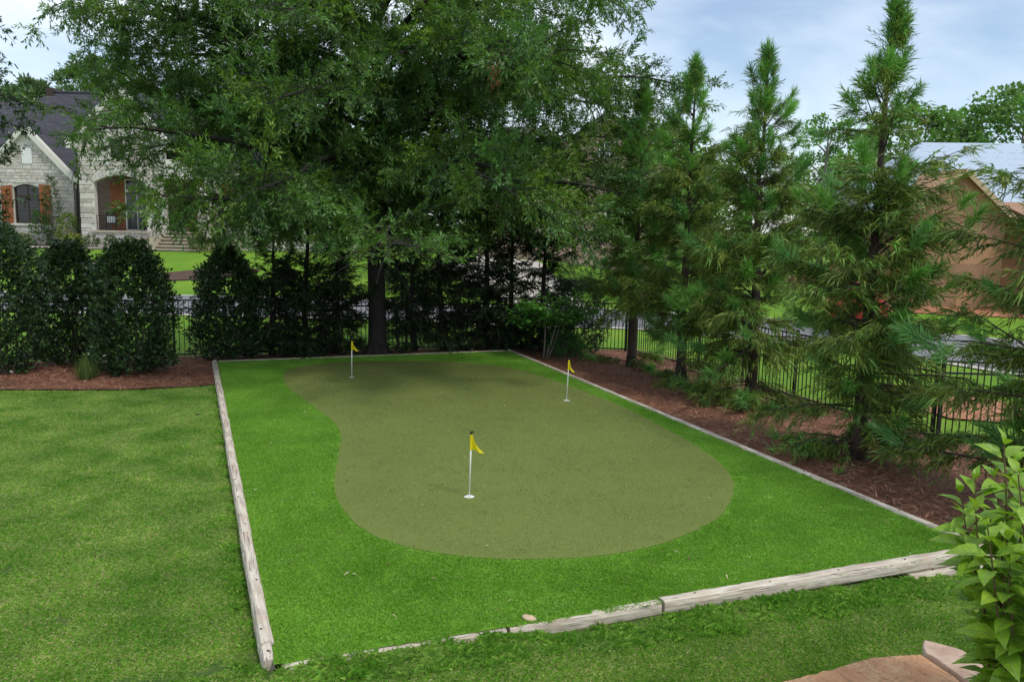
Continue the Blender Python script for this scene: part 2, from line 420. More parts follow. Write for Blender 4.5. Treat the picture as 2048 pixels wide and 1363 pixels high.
# ------------------------------------------------------------------ terrain
CA, SA = math.cos(math.radians(21.04)), math.sin(math.radians(21.04))   # street frame: U to the right, V away
def UV(u, v): return (u * CA + v * SA, -u * SA + v * CA)
def hgt(x, y):
    x = np.asarray(x, float); y = np.asarray(y, float)
    u = x * CA - y * SA; v = x * SA + y * CA
    z = -0.10 + 0 * x
    z = z - (0.015 * sm((x - 2.5) / 2) + .09 * sm((x - 5.7) / 1.6)) * sm((6.6 - y) / 1.2)
    z = z + 0.082 * sm((3.4 - x) / 1.6) * sm((5.9 - y) / .3) * sm((x + 3) / 2)
    z = z - 0.25 * sm((x - 7.3) / 4.2) - 0.22 * sm((x - 11.8) / 7.0)
    z = z - 0.06 * sm((y - 19.2) / 1.5) - 0.24 * sm((y - 21.0) / 8.0) * sm((16 - x) / 6)
    left = 1 - .72 * sm((u - 0.0) / 12.0)
    z = z + 1.6 * left * sm((v - 37.5) / 12.0) * sm((v - 36.5) / 3)
    z = z + 0.02 * np.sin(x * 1.7 + y * .6) * np.sin(y * 1.1 - x * .4) * sm((9.0 - x) / 3.0) * sm((17 - y) / 3)
    return z
def H1(x, y): return float(hgt(x, y))

def spaced(fine0, fine1, step, far0, far1):
    a = list(np.arange(fine0, fine1 + 1e-6, step)); s = step; p = a[-1]
    while p < far1: s = min(s * 1.16, 14); p += s; a.append(p)
    s = step; p = fine0; b = []
    while p > far0: s = min(s * 1.16, 14); p -= s; b.append(p)
    return np.array(b[::-1] + a)
gx = spaced(-8, 14, .4, -260, 320); gy = spaced(1, 42, .4, -90, 420)
X, Y = np.meshgrid(gx, gy); Zt = hgt(X, Y)
nv = np.stack([X, Y, Zt], -1).reshape(-1, 3); nx_, ny_ = len(gx), len(gy)
ii = (np.arange(ny_ - 1)[:, None] * nx_ + np.arange(nx_ - 1)[None]).reshape(-1)
quad = np.stack([ii, ii + 1, ii + nx_ + 1, ii + nx_], 1)
me = bpy.data.meshes.new('lawn')
me.vertices.add(len(nv)); me.vertices.foreach_set('co', nv.reshape(-1).astype(np.float32))
me.loops.add(quad.size); me.loops.foreach_set('vertex_index', quad.reshape(-1).astype(np.int32))
me.polygons.add(len(quad)); me.polygons.foreach_set('loop_start', np.arange(0, quad.size, 4, dtype=np.int32)); me.update(calc_edges=True)
me.polygons.foreach_set('use_smooth', np.ones(len(quad), bool))
me.materials.append(MATS['lawn_soil']); me.materials.append(MATS['far_lawn'])
qc = nv[quad].mean(1)
far = ((qc[:, 1] > 20.6) | (qc[:, 0] > 11.4)).astype(np.int32)
me.polygons.foreach_set('material_index', far)
lawn = tag(link('ground', me), kind='structure')

def sheet(name, poly, mat, lift, kind='structure', res=.5, parent=None):
    """flat area that follows the terrain: triangulated polygon, subdivided on a grid"""
    bm = bmesh.new()
    vs_ = [bm.verts.new((p[0], p[1], 0)) for p in poly]
    bm.faces.new(vs_)
    xs = [p[0] for p in poly]; ys = [p[1] for p in poly]
    for c in np.arange(math.floor(min(xs)), max(xs), res):
        bmesh.ops.bisect_plane(bm, geom=bm.verts[:] + bm.edges[:] + bm.faces[:], plane_co=(c, 0, 0), plane_no=(1, 0, 0))
    for c in np.arange(math.floor(min(ys)), max(ys), res):
        bmesh.ops.bisect_plane(bm, geom=bm.verts[:] + bm.edges[:] + bm.faces[:], plane_co=(0, c, 0), plane_no=(0, 1, 0))
    bmesh.ops.triangulate(bm, faces=bm.faces[:])
    for v in bm.verts: v.co.z = H1(v.co.x, v.co.y) + lift
    for f_ in bm.faces:
        f_.smooth = True
        if f_.normal.z < 0: f_.normal_flip()
    me_ = bpy.data.meshes.new(name); bm.to_mesh(me_); bm.free()
    o = link(name, me_, mat, parent)
    if kind: o['kind'] = kind
    return o

def spline(pts, n=8):
    out = []
    P_ = [np.array(p, float) for p in pts]
    for i in range(len(P_) - 1):
        p0, p1, p2, p3 = P_[max(i - 1, 0)], P_[i], P_[i + 1], P_[min(i + 2, len(P_) - 1)]
        for k in range(n):
            t_ = k / n
            out.append(.5 * ((2 * p1) + (-p0 + p2) * t_ + (2 * p0 - 5 * p1 + 4 * p2 - p3) * t_ ** 2 + (-p0 + 3 * p1 - 3 * p2 + p3) * t_ ** 3))
    out.append(P_[-1]); return out

def strip(name, centre, half, mat, lift, zoff=0.0):
    pts = spline(centre, 10); vv = []; ff = []
    for i, p in enumerate(pts):
        d = pts[min(i + 1, len(pts) - 1)] - pts[max(i - 1, 0)]; d = d / np.linalg.norm(d); n_ = np.array([-d[1], d[0]])
        for k in range(5):
            q = p + n_ * half * (1 - k / 2)
            vv.append((q[0], q[1], H1(q[0], q[1]) + lift))
    for i in range(len(pts) - 1):
        for k in range(4): ff.append((i * 5 + k, i * 5 + k + 1, (i + 1) * 5 + k + 1, (i + 1) * 5 + k))
    me_ = bpy.data.meshes.new(name); me_.from_pydata(vv, [], ff); me_.update()
    return tag(link(name, me_, mat), kind='structure'), pts

ROAD = [UV(*p) for p in [(-90, 34), (-40, 33.7), (-12, 33.7), (-4, 33.5), (3, 33.4), (9, 31.6), (14, 27.5), (17.5, 21), (19, 12), (19, 0), (19, -30)]]
strip('street', ROAD, 3.5, MATS['asphalt'], .05)
strip('kerb_gutter', ROAD, 3.95, MATS['concrete'], .035)
# far side walk to the stone house, its drive, the neighbour's drive
sheet('front_path', [UV(*p) for p in [(-30, 48.3), (-18.2, 48.2), (-18.2, 49.2), (-30, 49.1)]], MATS['concrete'], .05, res=1)
sheet('concrete_drive', [UV(*p) for p in [(0.2, 37.2), (3.6, 37.2), (1.2, 50), (-4.5, 52), (-3.2, 44)]], MATS['concrete'], .04, res=1)
sheet('clay_soil', [UV(*p) for p in [(15.5, 39.5), (20, 38), (30, 35), (40, 36), (40, 60), (18, 60)]], MATS['red_clay'], .04, res=2)
sheet('clay_patch', [(13.2, 11.4), (14.6, 10.6), (16.0, 11.0), (16.2, 13.2), (14.9, 14.6), (13.4, 13.6)], MATS['red_clay'], .04, res=.5)

# pine straw beds, each a slightly mounded sheet
BED_LEFT = [(-9, 17.35), (-6, 17.6), (-3.4, 17.35), (-2.2, 17.0), (-1.2, 16.75), (-.2, 16.75), (.42, 16.85), (.42, 19.1), (7.3, 19.1), (7.3, 20.85), (-9, 20.85)]
BED_RIGHT = [(7.28, 4.9), (8.6, 4.2), (10.5, 4.0), (11.75, 5.2), (11.75, 20.85), (7.28, 20.85)]
sheet('pine_straw_bed', BED_LEFT, MATS['pine_straw'], .03, res=.5)
sheet('pine_straw_bed', BED_RIGHT, MATS['pine_straw'], .03, res=.5)

def inpoly(px, py, poly):
    c = np.zeros(len(px), bool); n = len(poly); j = n - 1
    for i in range(n):
        xi, yi = poly[i][:2]; xj, yj = poly[j][:2]
        if yi != yj:
            k = ((yi > py) != (yj > py)) & (px < (xj - xi) * (py - yi) / (yj - yi) + xi)
            c ^= k
        j = i
    return c

def scatter(rng, poly, density):
    xs = [p[0] for p in poly]; ys = [p[1] for p in poly]
    n = int((max(xs) - min(xs)) * (max(ys) - min(ys)) * density)
    x = rng.uniform(min(xs), max(xs), n); y = rng.uniform(min(ys), max(ys), n)
    k = inpoly(x, y, poly); return x[k], y[k]

def dist_poly(px, py, poly):
    d = np.full(len(px), 1e9); n = len(poly)
    for i in range(n):
        a = np.array(poly[i][:2]); b = np.array(poly[(i + 1) % n][:2]); ab = b - a
        t_ = np.clip(((px - a[0]) * ab[0] + (py - a[1]) * ab[1]) / (ab @ ab), 0, 1)
        d = np.minimum(d, np.hypot(px - a[0] - t_ * ab[0], py - a[1] - t_ * ab[1]))
    return d

# pine needles lying on the beds
rng = np.random.default_rng(3)
def needles(name, poly, dens, label):
    x, y = scatter(rng, poly, dens); n = len(x)
    z = hgt(x, y) + .035 + .035 * rng.random(n) ** 2
    a = rng.uniform(0, 2 * PI, n); tilt = rng.normal(0, .22, n)
    d = np.stack([np.cos(a) * np.cos(tilt), np.sin(a) * np.cos(tilt), np.sin(tilt)], 1)
    base = np.stack([x, y, z], 1)
    q = leaf_quads(base, d, np.tile([0, 0, 1.], (n, 1)) + rng.normal(0, .3, (n, 3)), rng.uniform(.10, .2, n), rng.uniform(.0045, .009, n), .1, .5)
    pal = np.array([(0.38, 0.155, 0.085), (0.28, 0.10, 0.055), (0.50, 0.27, 0.16), (0.17, 0.065, 0.04), (0.60, 0.39, 0.26)])
    cols = pal[rng.choice(5, n, p=[.36, .28, .17, .13, .06])] * rng.uniform(.75, 1.25, (n, 1))
    me_ = np_mesh(name, q, 4, cols)
    return tag(link(name, me_, MATS['needle_litter']), label, 'pine straw', kind='stuff')
t = NT('needle_litter'); a_ = t.node('ShaderNodeVertexColor', layer_name='Col'); t.color(a_.outputs[0]); t.set(Roughness=.75)
needles('pine_straw', [p for p in BED_LEFT if p[0] <= .5][:7] + [(.42, 20.8), (-5, 20.8)], 650, 'loose red-brown pine straw around the hollies')
needles('pine_straw', [(.4, 19.2), (7.3, 19.2), (7.3, 20.6), (.4, 20.6)], 500, 'loose pine straw under the oak behind the green')
needles('pine_straw', BED_RIGHT, 560, 'loose red-brown pine straw under the row of cedars')

# ------------------------------------------------------------------ the putting green
GX0, GX1, GY0, GY1 = .50, 7.23, 5.80, 19.05
GREEN = [(1.65, 16.98), (1.82, 17.65), (2.24, 18.15), (3.03, 18.40), (3.91, 18.32), (4.99, 18.05), (5.89, 17.50), (6.48, 16.6), (6.74, 15.34), (6.88, 13.83), (6.92, 12.7), (6.83, 11.2), (6.68, 9.85), (6.47, 9.01), (6.15, 8.32), (5.72, 7.77), (5.23, 7.32), (4.7, 7.03), (4.12, 6.83), (3.55, 6.78), (2.97, 6.88), (2.45, 7.08), (2.06, 7.36), (1.77, 7.68), (1.56, 8.12), (1.47, 8.69), (1.47, 9.39), (1.57, 10.07), (1.74, 10.85), (1.92, 11.71), (2.00, 12.40), (1.97, 13.1), (1.86, 13.95), (1.73, 14.85), (1.62, 15.85)]
def closed_spline(pts, n=4):
    N = len(pts); out = []
    for i in range(N):
        p0, p1, p2, p3 = [np.array(pts[(i + k) % N], float) for k in (-1, 0, 1, 2)]
        for k in range(n):
            t_ = k / n
            out.append(tuple(.5 * ((2 * p1) + (-p0 + p2) * t_ + (2 * p0 - 5 * p1 + 4 * p2 - p3) * t_ ** 2 + (-p0 + 3 * p1 - 3 * p2 + p3) * t_ ** 3)))
    return out
GREEN = closed_spline(GREEN)
PINS = [(2.90, 8.81), (2.94, 16.53), (6.19, 13.34)]
CUP_R = .062

def fill_sheet(name, loops, z, mat):
    bm = bmesh.new(); ed = []
    for lp in loops:
        vv = [bm.verts.new((p[0], p[1], z)) for p in lp]
        ed += [bm.edges.new((vv[i], vv[(i + 1) % len(vv)])) for i in range(len(vv))]
    bmesh.ops.triangle_fill(bm, use_beauty=True, edges=ed)
    for f_ in bm.faces:
        if f_.normal.z < 0: f_.normal_flip()
    me_ = bpy.data.meshes.new(name); bm.to_mesh(me_); bm.free()
    return tag(link(name, me_, mat), kind='structure')
RECT_ = [(GX0 - .04, GY0 - .06), (GX1 + .03, GY0 - .06), (GX1 + .03, GY1 + .03), (GX0 - .04, GY1 + .03)]
RECT = [(GX0, GY0), (GX1, GY0), (GX1, GY1), (GX0, GY1)]
fill_sheet('turf_fringe', [RECT_, GREEN], 0.0, MATS['turf_base'])
holes = [[(px + CUP_R * math.cos(2 * PI * k / 28), py + CUP_R * math.sin(2 * PI * k / 28)) for k in range(28)] for px, py in PINS]
fill_sheet('putting_surface', [GREEN] + holes, 0.004, MATS['putting_nap'])

# ------------------------------------------------------------------ grass, turf pile and nap fibres: small tufts set on points
def tuft_mesh(name, rng, nb, rad, h, w, lean, cols, curl=.0):
    a = rng.uniform(0, 2 * PI, nb); r = rad * np.sqrt(rng.random(nb))
    base = np.stack([r * np.cos(a), r * np.sin(a), np.full(nb, -.004)], 1)
    b = rng.uniform(0, 2 * PI, nb); ln = np.abs(rng.normal(0, lean, nb))
    d = np.stack([np.cos(b) * np.sin(ln), np.sin(b) * np.sin(ln), np.cos(ln)], 1)
    L = h * rng.uniform(.55, 1.2, nb)
    s_ = rng.uniform(0, 2 * PI, nb); sd = np.stack([np.cos(s_), np.sin(s_), 0 * s_], 1)
    W = (w * rng.uniform(.7, 1.3, nb))[:, None]
    mid = base + d * (L * .55)[:, None]
    tip = base + nrm(d + np.stack([np.cos(b), np.sin(b), -.6 + 0 * b], 1) * curl) * L[:, None]
    q = np.stack([base - sd * W * .5, base + sd * W * .5, mid + sd * W * .42 + (tip - mid) * .1, tip], 1)
    cc = cols[rng.choice(len(cols), nb)] * rng.uniform(.8, 1.2, (nb, 1))
    return np_mesh(name, q, 4, cc)

def grass_mat(name, vary, rough=.6, trans=.25):
    return leaf_mat(name, rough, trans, True, spec=.25, vary=vary)
grass_mat('lawn_blade', (1.5, (.60, .76, .55), (1.42, 1.2, 1.5), 2.3, (0.30, 0.36, 0.14), .53, .42), .55)
grass_mat('turf_blade', (.9, (.74, .80, .7), (1.22, 1.14, 1.35), 3.5, (0.26, 0.42, 0.12), .55, .4), .5, .15)
grass_mat('nap_fibre', (1.0, (.92, .92, .92), (1.06, 1.06, 1.06)), .55, .1)

def instance_tufts(name, label, cat, xyz, variants, mat, rng, smin, smax):
    src = bpy.data.collections.new(name + '_tufts')
    for m in variants:
        m.materials.append(mat)
        src.objects.link(bpy.data.objects.new(name + '_tuft', m))
    me_ = bpy.data.meshes.new(name); n = len(xyz)
    me_.vertices.add(n); me_.vertices.foreach_set('co', xyz.reshape(-1).astype(np.float32))
    rt = me_.attributes.new('rotz', 'FLOAT', 'POINT'); rt.data.foreach_set('value', rng.uniform(0, 2 * PI, n).astype(np.float32))
    sc = me_.attributes.new('scl', 'FLOAT', 'POINT'); sc.data.foreach_set('value', rng.uniform(smin, smax, n).astype(np.float32))
    me_.update()
    o = link(name, me_, mat); tag(o, label, cat, kind='stuff')
    ng = bpy.data.node_groups.new(name, 'GeometryNodeTree')
    ng.interface.new_socket('Geometry', in_out='INPUT', socket_type='NodeSocketGeometry')
    ng.interface.new_socket('Geometry', in_out='OUTPUT', socket_type='NodeSocketGeometry')
    N = ng.nodes; Lk = ng.links
    gi = N.new('NodeGroupInput'); go = N.new('NodeGroupOutput')
    ci = N.new('GeometryNodeCollectionInfo'); ci.inputs['Collection'].default_value = src
    ci.inputs['Separate Children'].default_value = True; ci.inputs['Reset Children'].default_value = True
    ip = N.new('GeometryNodeInstanceOnPoints'); ip.inputs['Pick Instance'].default_value = True
    a1 = N.new('GeometryNodeInputNamedAttribute'); a1.data_type = 'FLOAT'; a1.inputs['Name'].default_value = 'rotz'
    a2 = N.new('GeometryNodeInputNamedAttribute'); a2.data_type = 'FLOAT'; a2.inputs['Name'].default_value = 'scl'
    cx = N.new('ShaderNodeCombineXYZ')
    Lk.new(gi.outputs[0], ip.inputs['Points']); Lk.new(ci.outputs[0], ip.inputs['Instance'])
    Lk.new(a1.outputs[0], cx.inputs[2]); Lk.new(cx.outputs[0], ip.inputs['Rotation'])
    Lk.new(a2.outputs[0], ip.inputs['Scale']); Lk.new(ip.outputs[0], go.inputs[0])
    md = o.modifiers.new('tufts', 'NODES'); md.node_group = ng
    return o

rng = np.random.default_rng(11)
# lawn
LAWN_A = [(-9, 3.0), (.42, 3.0), (.36, 5.5), (.34, 16.85), (-.2, 16.72), (-1.2, 16.72), (-2.2, 16.95), (-3.4, 17.3), (-6, 17.5), (-9, 17.3)]
LAWN_B = [(.42, 2.6), (8.0, 2.6), (8.4, 4.2), (7.35, 5.0), (7.3, 5.62), (.6, 5.62), (.42, 5.55)]
gcols = np.array([(0.15, 0.34, 0.036), (0.192, 0.405, 0.046), (0.125, 0.295, 0.03), (0.29, 0.455, 0.085), (0.45, 0.475, 0.20), (0.22, 0.395, 0.056)])
var = [tuft_mesh('lawn_tuft', rng, 130, .085, .032, .0021, .6, gcols, .5) for _ in range(5)] + \
      [tuft_mesh('lawn_tuft', rng, 120, .085, .028, .0021, .8, gcols * np.array([1.3, 1.12, 1.3]), .6)]
x, y = scatter(rng, LAWN_A, 260)
k = (x > -5.5 - .2 * (y - 5))
x, y = x[k], y[k]
x2, y2 = scatter(rng, LAWN_B, 290)
x = np.concatenate([x, x2]); y = np.concatenate([y, y2])
instance_tufts('lawn_grass', 'short mown lawn grass around the putting green', 'grass', np.stack([x, y, hgt(x, y)], 1), var, MATS['lawn_blade'], rng, .75, 1.25)
# longer grass along the front edging
x, y = scatter(rng, [(.5, 5.3), (7.2, 5.2), (7.2, 5.62), (3.4, 5.66), (.5, 5.70)], 130)
tall = [tuft_mesh('edge_tuft', rng, 60, .06, .07, .0032, .5, gcols[:4], .5) for _ in range(3)]
x3, y3 = scatter(rng, [(.24, 5.7), (.375, 5.7), (.375, 16.7), (.30, 16.7)], 60)
x = np.concatenate([x, x3]); y = np.concatenate([y, y3])
instance_tufts('edge_grass', 'longer grass along the edging timbers', 'grass', np.stack([x, y, hgt(x, y)], 1), tall, MATS['lawn_blade'], rng, .7, 1.2)
# turf pile on the fringe
tcols = np.array([(0.155, 0.375, 0.022), (0.19, 0.435, 0.028), (0.128, 0.31, 0.016), (0.245, 0.475, 0.055), (0.29, 0.47, 0.10)])
var = [tuft_mesh('turf_tuft', rng, 90, .06, .022, .0030, .6, tcols, .5) for _ in range(5)]
RECT2 = [(GX0, GY0 - .05), (GX1, GY0 - .05), (GX1, GY1), (GX0, GY1)]
x, y = scatter(rng, RECT2, 520)
k = ~inpoly(x, y, GREEN) & (dist_poly(x, y, GREEN) > .035) & (dist_poly(x, y, RECT2) > .008)
instance_tufts('turf_pile', 'bright green artificial turf pile around the putting surface', 'turf', np.stack([x[k], y[k], 0 * x[k]], 1), var, MATS['turf_blade'], rng, .8, 1.2)
# short curled fibres on the putting surface
ncols = np.array([(0.14, 0.18, 0.042), (0.17, 0.21, 0.055), (0.28, 0.30, 0.11), (0.46, 0.46, 0.22)])
var = [tuft_mesh('nap_tuft', rng, 34, .085, .016, .0026, 1.35, ncols, .25) for _ in range(5)]
x, y = scatter(rng, GREEN, 150)
k = dist_poly(x, y, GREEN) > .07
for px, py in PINS: k &= np.hypot(x - px, y - py) > .15
instance_tufts('putting_nap', 'short olive nap of the putting surface', 'turf', np.stack([x[k], y[k], 0 * x[k] + .006], 1), var, MATS['nap_fibre'], rng, .8, 1.3)

# ------------------------------------------------------------------ timber edging
NAIL = MB().tube([(0, 0, -.01), (0, 0, .004)], .009, 8).mesh('nail_head'); NAIL.materials.append(MATS['bronze'])
def timber(parent, p0, p1, w=.125, h=.10, ztop=(.03, .03), seed=0, wear=.006):
    """weathered landscape timber: flat top, rounded sides, chipped edges; local x along its length"""
    r = np.random.default_rng(seed); p0 = np.array(p0); p1 = np.array(p1); L = np.linalg.norm(p1 - p0); ang = math.atan2(p1[1] - p0[1], p1[0] - p0[0])
    n = max(8, int(L / .06)); prof = [(-.5, -.32), (-.5, .18), (-.40, .42), (-.30, .5), (.30, .5), (.40, .42), (.5, .18), (.5, -.32), (.34, -.5), (-.34, -.5)]
    vv = []; ff = []; m = len(prof); ed = r.normal(0, 1, (n + 1, m)); tops = r.normal(0, 1, n + 1)
    for i in range(1, n): ed[i] = .55 * ed[i - 1] + .45 * ed[i]
    for i in range(n + 1):
        t_ = i / n; zt = ztop[0] + (ztop[1] - ztop[0]) * t_
        chip = np.zeros(m)
        if r.random() < .10: chip[[3, 2]] = r.uniform(.03, .09)
        if r.random() < .16: chip[[4, 5]] = r.uniform(.03, .10)
        for j, (a, b) in enumerate(prof):
            yy = a * w * (1 - chip[j]) + ed[i, j] * wear * .6; zz = zt - h * .5 + b * h * (1 - chip[j] * .6) + (ed[i, j] * wear * .4 if b > 0 else 0)
            vv.append((t_ * L, yy, zz))
    for i in range(n):
        for j in range(m): ff.append((i * m + j, i * m + (j + 1) % m, (i + 1) * m + (j + 1) % m, (i + 1) * m + j))
    ff.append(tuple(range(m))); ff.append(tuple(n * m + j for j in range(m - 1, -1, -1)))
    ff = [f_[::-1] for f_ in ff]
    me_ = bpy.data.meshes.new('timber'); me_.from_pydata(vv, [], ff); me_.update()
    o = link('timber', me_, MATS['weathered_timber'], parent); o.location = (p0[0], p0[1], 0); o.rotation_euler = (0, 0, ang)
    for k in range(max(1, int(L / .8))):
        xx = min(L - .1, .25 + k * .8 + r.uniform(-.1, .1)); yy = r.uniform(-.025, .025); zt = ztop[0] + (ztop[1] - ztop[0]) * xx / L
        q_ = link('nail_head', NAIL, None, o); q_.location = (xx, yy, zt)
    return o
e = tag(empty('timber_edging', (0, 0, 0)), 'long run of weathered timbers between the lawn and the turf', 'edging')
ys_ = [5.80, 6.02, 8.35, 10.9, 13.4, 15.9, 19.16]
for i in range(6):
    w_ = .112 if i else .095
    timber(e, (.435 + rnd.uniform(-.008, .008), ys_[i] + .006), (.435 + rnd.uniform(-.008, .008), ys_[i + 1] - .006), w_, .14, (.03 if i else .005, .035), 20 + i, .007)
rebase(e, (.435, 5.8, -.1))
e = tag(empty('timber_edging', (0, 0, 0)), 'timbers along the front of the green, sunk into grass at one end', 'edging')
timber(e, (.52, 5.735), (2.2, 5.745), .09, .12, (-.004, -.010), 41, .008)
timber(e, (2.23, 5.75), (3.58, 5.76), .095, .12, (-.006, .006), 42, .006)
timber(e, (3.60, 5.755), (7.36, 5.765), .125, .13, (.02, .03), 43, .005)
timber(e, (6.25, 5.72), (7.42, 5.715), .11, .12, (-.105, -.105), 44, .006)
rebase(e, (.6, 5.74, -.1))
e = tag(empty('timber_edging', (0, 0, 0)), 'timbers along the back of the green before the fence', 'edging')
bx = [.51, 2.75, 5.1, 7.17]
for i in range(3): timber(e, (bx[i] + .005, 19.11), (bx[i + 1] - .005, 19.11), .09, .12, (.018, .018), 50 + i, .004)
rebase(e, (.51, 19.11, -.1))
e = tag(empty('timber_edging', (0, 0, 0)), 'long run of weathered timbers between the turf and the cedars', 'edging')
ry = [5.84, 8.25, 10.7, 13.1, 15.6, 19.16]
for i in range(5): timber(e, (7.285, ry[i] + .006), (7.285, ry[i + 1] - .006), .095, .14, (.03, .03), 60 + i, .005)

rebase(e, (7.285, 5.84, -.1))
# ------------------------------------------------------------------ pins
def pin(loc, lean, flagang, label, fold):
    e = tag(empty('golf_flagstick', (loc[0], loc[1], 0.004)), label, 'golf flag', 'practice flags on the putting green')
    top = Vector((lean[0], lean[1], .735))
    mb = MB(); mb.tube([Vector((0, 0, -.012)), top], .0085, 12); mb.build('pole', MATS['white_paint'], e, True)
    mb = MB(); N = 28
    for (r0, z0, r1, z1) in ((0, -.010, CUP_R - .004, -.010), (CUP_R - .004, -.010, CUP_R - .002, -.004)):
        b = len(mb.v)
        for k in range(N):
            a = 2 * PI * k / N; mb.v += [(r0 * math.cos(a), r0 * math.sin(a), z0), (r1 * math.cos(a), r1 * math.sin(a), z1)]
        for k in range(N):
            k2 = (k + 1) % N; mb.f.append((b + 2 * k, b + 2 * k + 1, b + 2 * k2 + 1, b + 2 * k2))
    mb.build('cup_plate', MATS['white_paint'], e)
    mb = MB(); b = 0
    for k in range(N):
        a = 2 * PI * k / N; mb.v += [(CUP_R * 1.02 * math.cos(a), CUP_R * 1.02 * math.sin(a), -.03), (CUP_R * 1.02 * math.cos(a), CUP_R * 1.02 * math.sin(a), -.0005)]
    for k in range(N):
        k2 = (k + 1) % N; mb.f.append((2 * k, 2 * k2, 2 * k2 + 1, 2 * k + 1))
    mb.build('cup_wall', MATS['dark_void'], e)
    mb = MB(); u = top.normalized()
    mb.tube([top - u * .012, top + u * .0, top + u * .016, top + u * .022], [.0105, .013, .02, .012], 12)
    mb.box(top.x - .006, top.x + .03, top.y - .008, top.y + .008, top.z + .012, top.z + .026)
    mb.build('cap', MATS['black_metal'], e)
    # limp triangular flag in two folds, hanging from a sleeve
    vv = []; ff = []; R_, C_ = 9, 12
    for j in range(C_ + 1):
        s_ = j / C_
        for i in range(R_ + 1):
            q = i / R_
            zt = -.006 - s_ * .20 * fold[0]; zb = -.185 - s_ * fold[1]
            z = zt + (zb - zt) * q
            out = .0105 + s_ * fold[2] * (.35 + .65 * q)
            side = fold[3] * math.sin(s_ * 2.4 * PI) * (.3 + .7 * q) * (1 - .3 * s_)
            p = top + Vector((math.cos(flagang) * out - math.sin(flagang) * side, math.sin(flagang) * out + math.cos(flagang) * side, z))
            vv.append(tuple(p - Vector((lean[0], lean[1], 0)) * (-z / .735)))
    for j in range(C_):
        for i in range(R_):
            a = j * (R_ + 1) + i; ff.append((a, a + 1, a + R_ + 2, a + R_ + 1))
    me_ = bpy.data.meshes.new('flag'); me_.from_pydata(vv, [], ff); me_.update(); me_.polygons.foreach_set('use_smooth', np.ones(len(ff), bool))
    fl = link('flag', me_, MATS['flag_yellow'], e)
    mb = MB(); mb.tube([top - u * .006, top - u * .19], .0125, 12, False); mb.build('sleeve', MATS['flag_yellow'], e, True)
    return e
pin(PINS[0], (.012, -.004), -.36, 'nearest yellow flag on a white pole in the cup at the front of the green', (.7, .05, .145, .03))
pin(PINS[1], (.004, 0), -.5, 'far yellow flag on a white pole near the back left of the green', (.6, .03, .13, .025))
pin(PINS[2], (.022, 0), -.9, 'yellow flag on a white pole at the right edge of the green', (.75, .04, .12, .025))

# fallen bits: oak leaves and clippings lying on the green
n = 130; x, y = scatter(rng, RECT, 2.2); n = len(x); a = rng.uniform(0, 2 * PI, n)
q = leaf_quads(np.stack([x, y, np.where(inpoly(x, y, GREEN), .02, .035)], 1), np.stack([np.cos(a), np.sin(a), rng.normal(0, .12, n)], 1), rng.normal(0, .2, (n, 3)) + [0, 0, 1.], rng.uniform(.03, .085, n), rng.uniform(.006, .016, n), .15)
pal = np.array([(0.30, 0.20, 0.09), (0.45, 0.38, 0.2), (0.12, 0.07, 0.03), (0.5, 0.46, 0.3)])
tag(link('leaf_litter', np_mesh('leaf_litter', q, 4, pal[rng.integers(0, 4, n)]), MATS['needle_litter']), 'scattered tiny fallen leaves on the putting green', 'leaf litter', kind='stuff')

# a chip of sandstone and some twigs on the front edging
mb = MB(); rr = np.random.default_rng(5)
bm = bmesh.new(); bmesh.ops.create_icosphere(bm, subdivisions=2, radius=1)
for v in bm.verts: v.co = Vector((v.co.x * .065, v.co.y * .038, v.co.z * .022)) * (1 + rr.normal(0, .07))
me_ = bpy.data.meshes.new('stone_chip'); bm.to_mesh(me_); bm.free()
o = tag(link('stone_chip', me_, MATS['tan_stone']), 'small tan stone lying on the front edging', 'stone'); o.location = (2.42, 5.80, .012); o.rotation_euler = (0, .1, -.6)
# ------------------------------------------------------------------ low flagstone wall in the corner
e = tag(empty('flagstone_wall', (0, 0, 0)), 'low wall capped with rust-brown flagstones in the front right corner', 'stone wall')
def slab(parent, name, poly, z0, z1, mat, seed=0):
    r = random.Random(seed); pts = []
    for i in range(len(poly)):
        a = Vector((*poly[i], 0)); b = Vector((*poly[(i + 1) % len(poly)], 0)); n = max(1, int((b - a).length / .06))
        for k in range(n):
            p = a.lerp(b, k / n); pts.append((p.x + r.uniform(-.009, .009), p.y + r.uniform(-.009, .009)))
    n = len(pts); cx = sum(p[0] for p in pts) / n; cy = sum(p[1] for p in pts) / n
    mb = MB(); ins = [(p[0] + (cx - p[0]) * .025, p[1] + (cy - p[1]) * .025) for p in pts]
    jit = [r.uniform(-.004, .004) for _ in pts]
    vs_ = [(p[0], p[1], z0) for p in pts] + [(p[0], p[1], z1 - .012 + j) for p, j in zip(pts, jit)] + [(p[0], p[1], z1 + j * .5) for p, j in zip(ins, jit)]
    fs = [((i + 1) % n + q * n, i + q * n, i + (q + 1) * n, (i + 1) % n + (q + 1) * n)[::-1] for i in range(n) for q in (0, 1)] + [tuple(range(2 * n, 3 * n))]
    mb.add(vs_, fs); return mb.build(name, mat, parent)
slab(e, 'capstone', [(2.2, 3.42), (3.42, 3.40), (3.46, 4.10), (2.9, 4.13), (2.2, 4.06)], .14, .20, MATS['flagstone'], 1)
slab(e, 'capstone', [(3.45, 3.40), (4.50, 3.45), (4.62, 3.72), (4.66, 4.07), (4.30, 4.16), (3.90, 4.12), (3.49, 4.11)], .14, .205, MATS['flagstone'], 2)
slab(e, 'capstone', [(4.66, 3.40), (5.00, 3.44), (4.93, 3.80), (4.97, 4.02), (4.84, 4.22), (4.75, 4.17), (4.70, 4.08), (4.66, 3.73)], .13, .208, MATS['pale_stone'], 3)
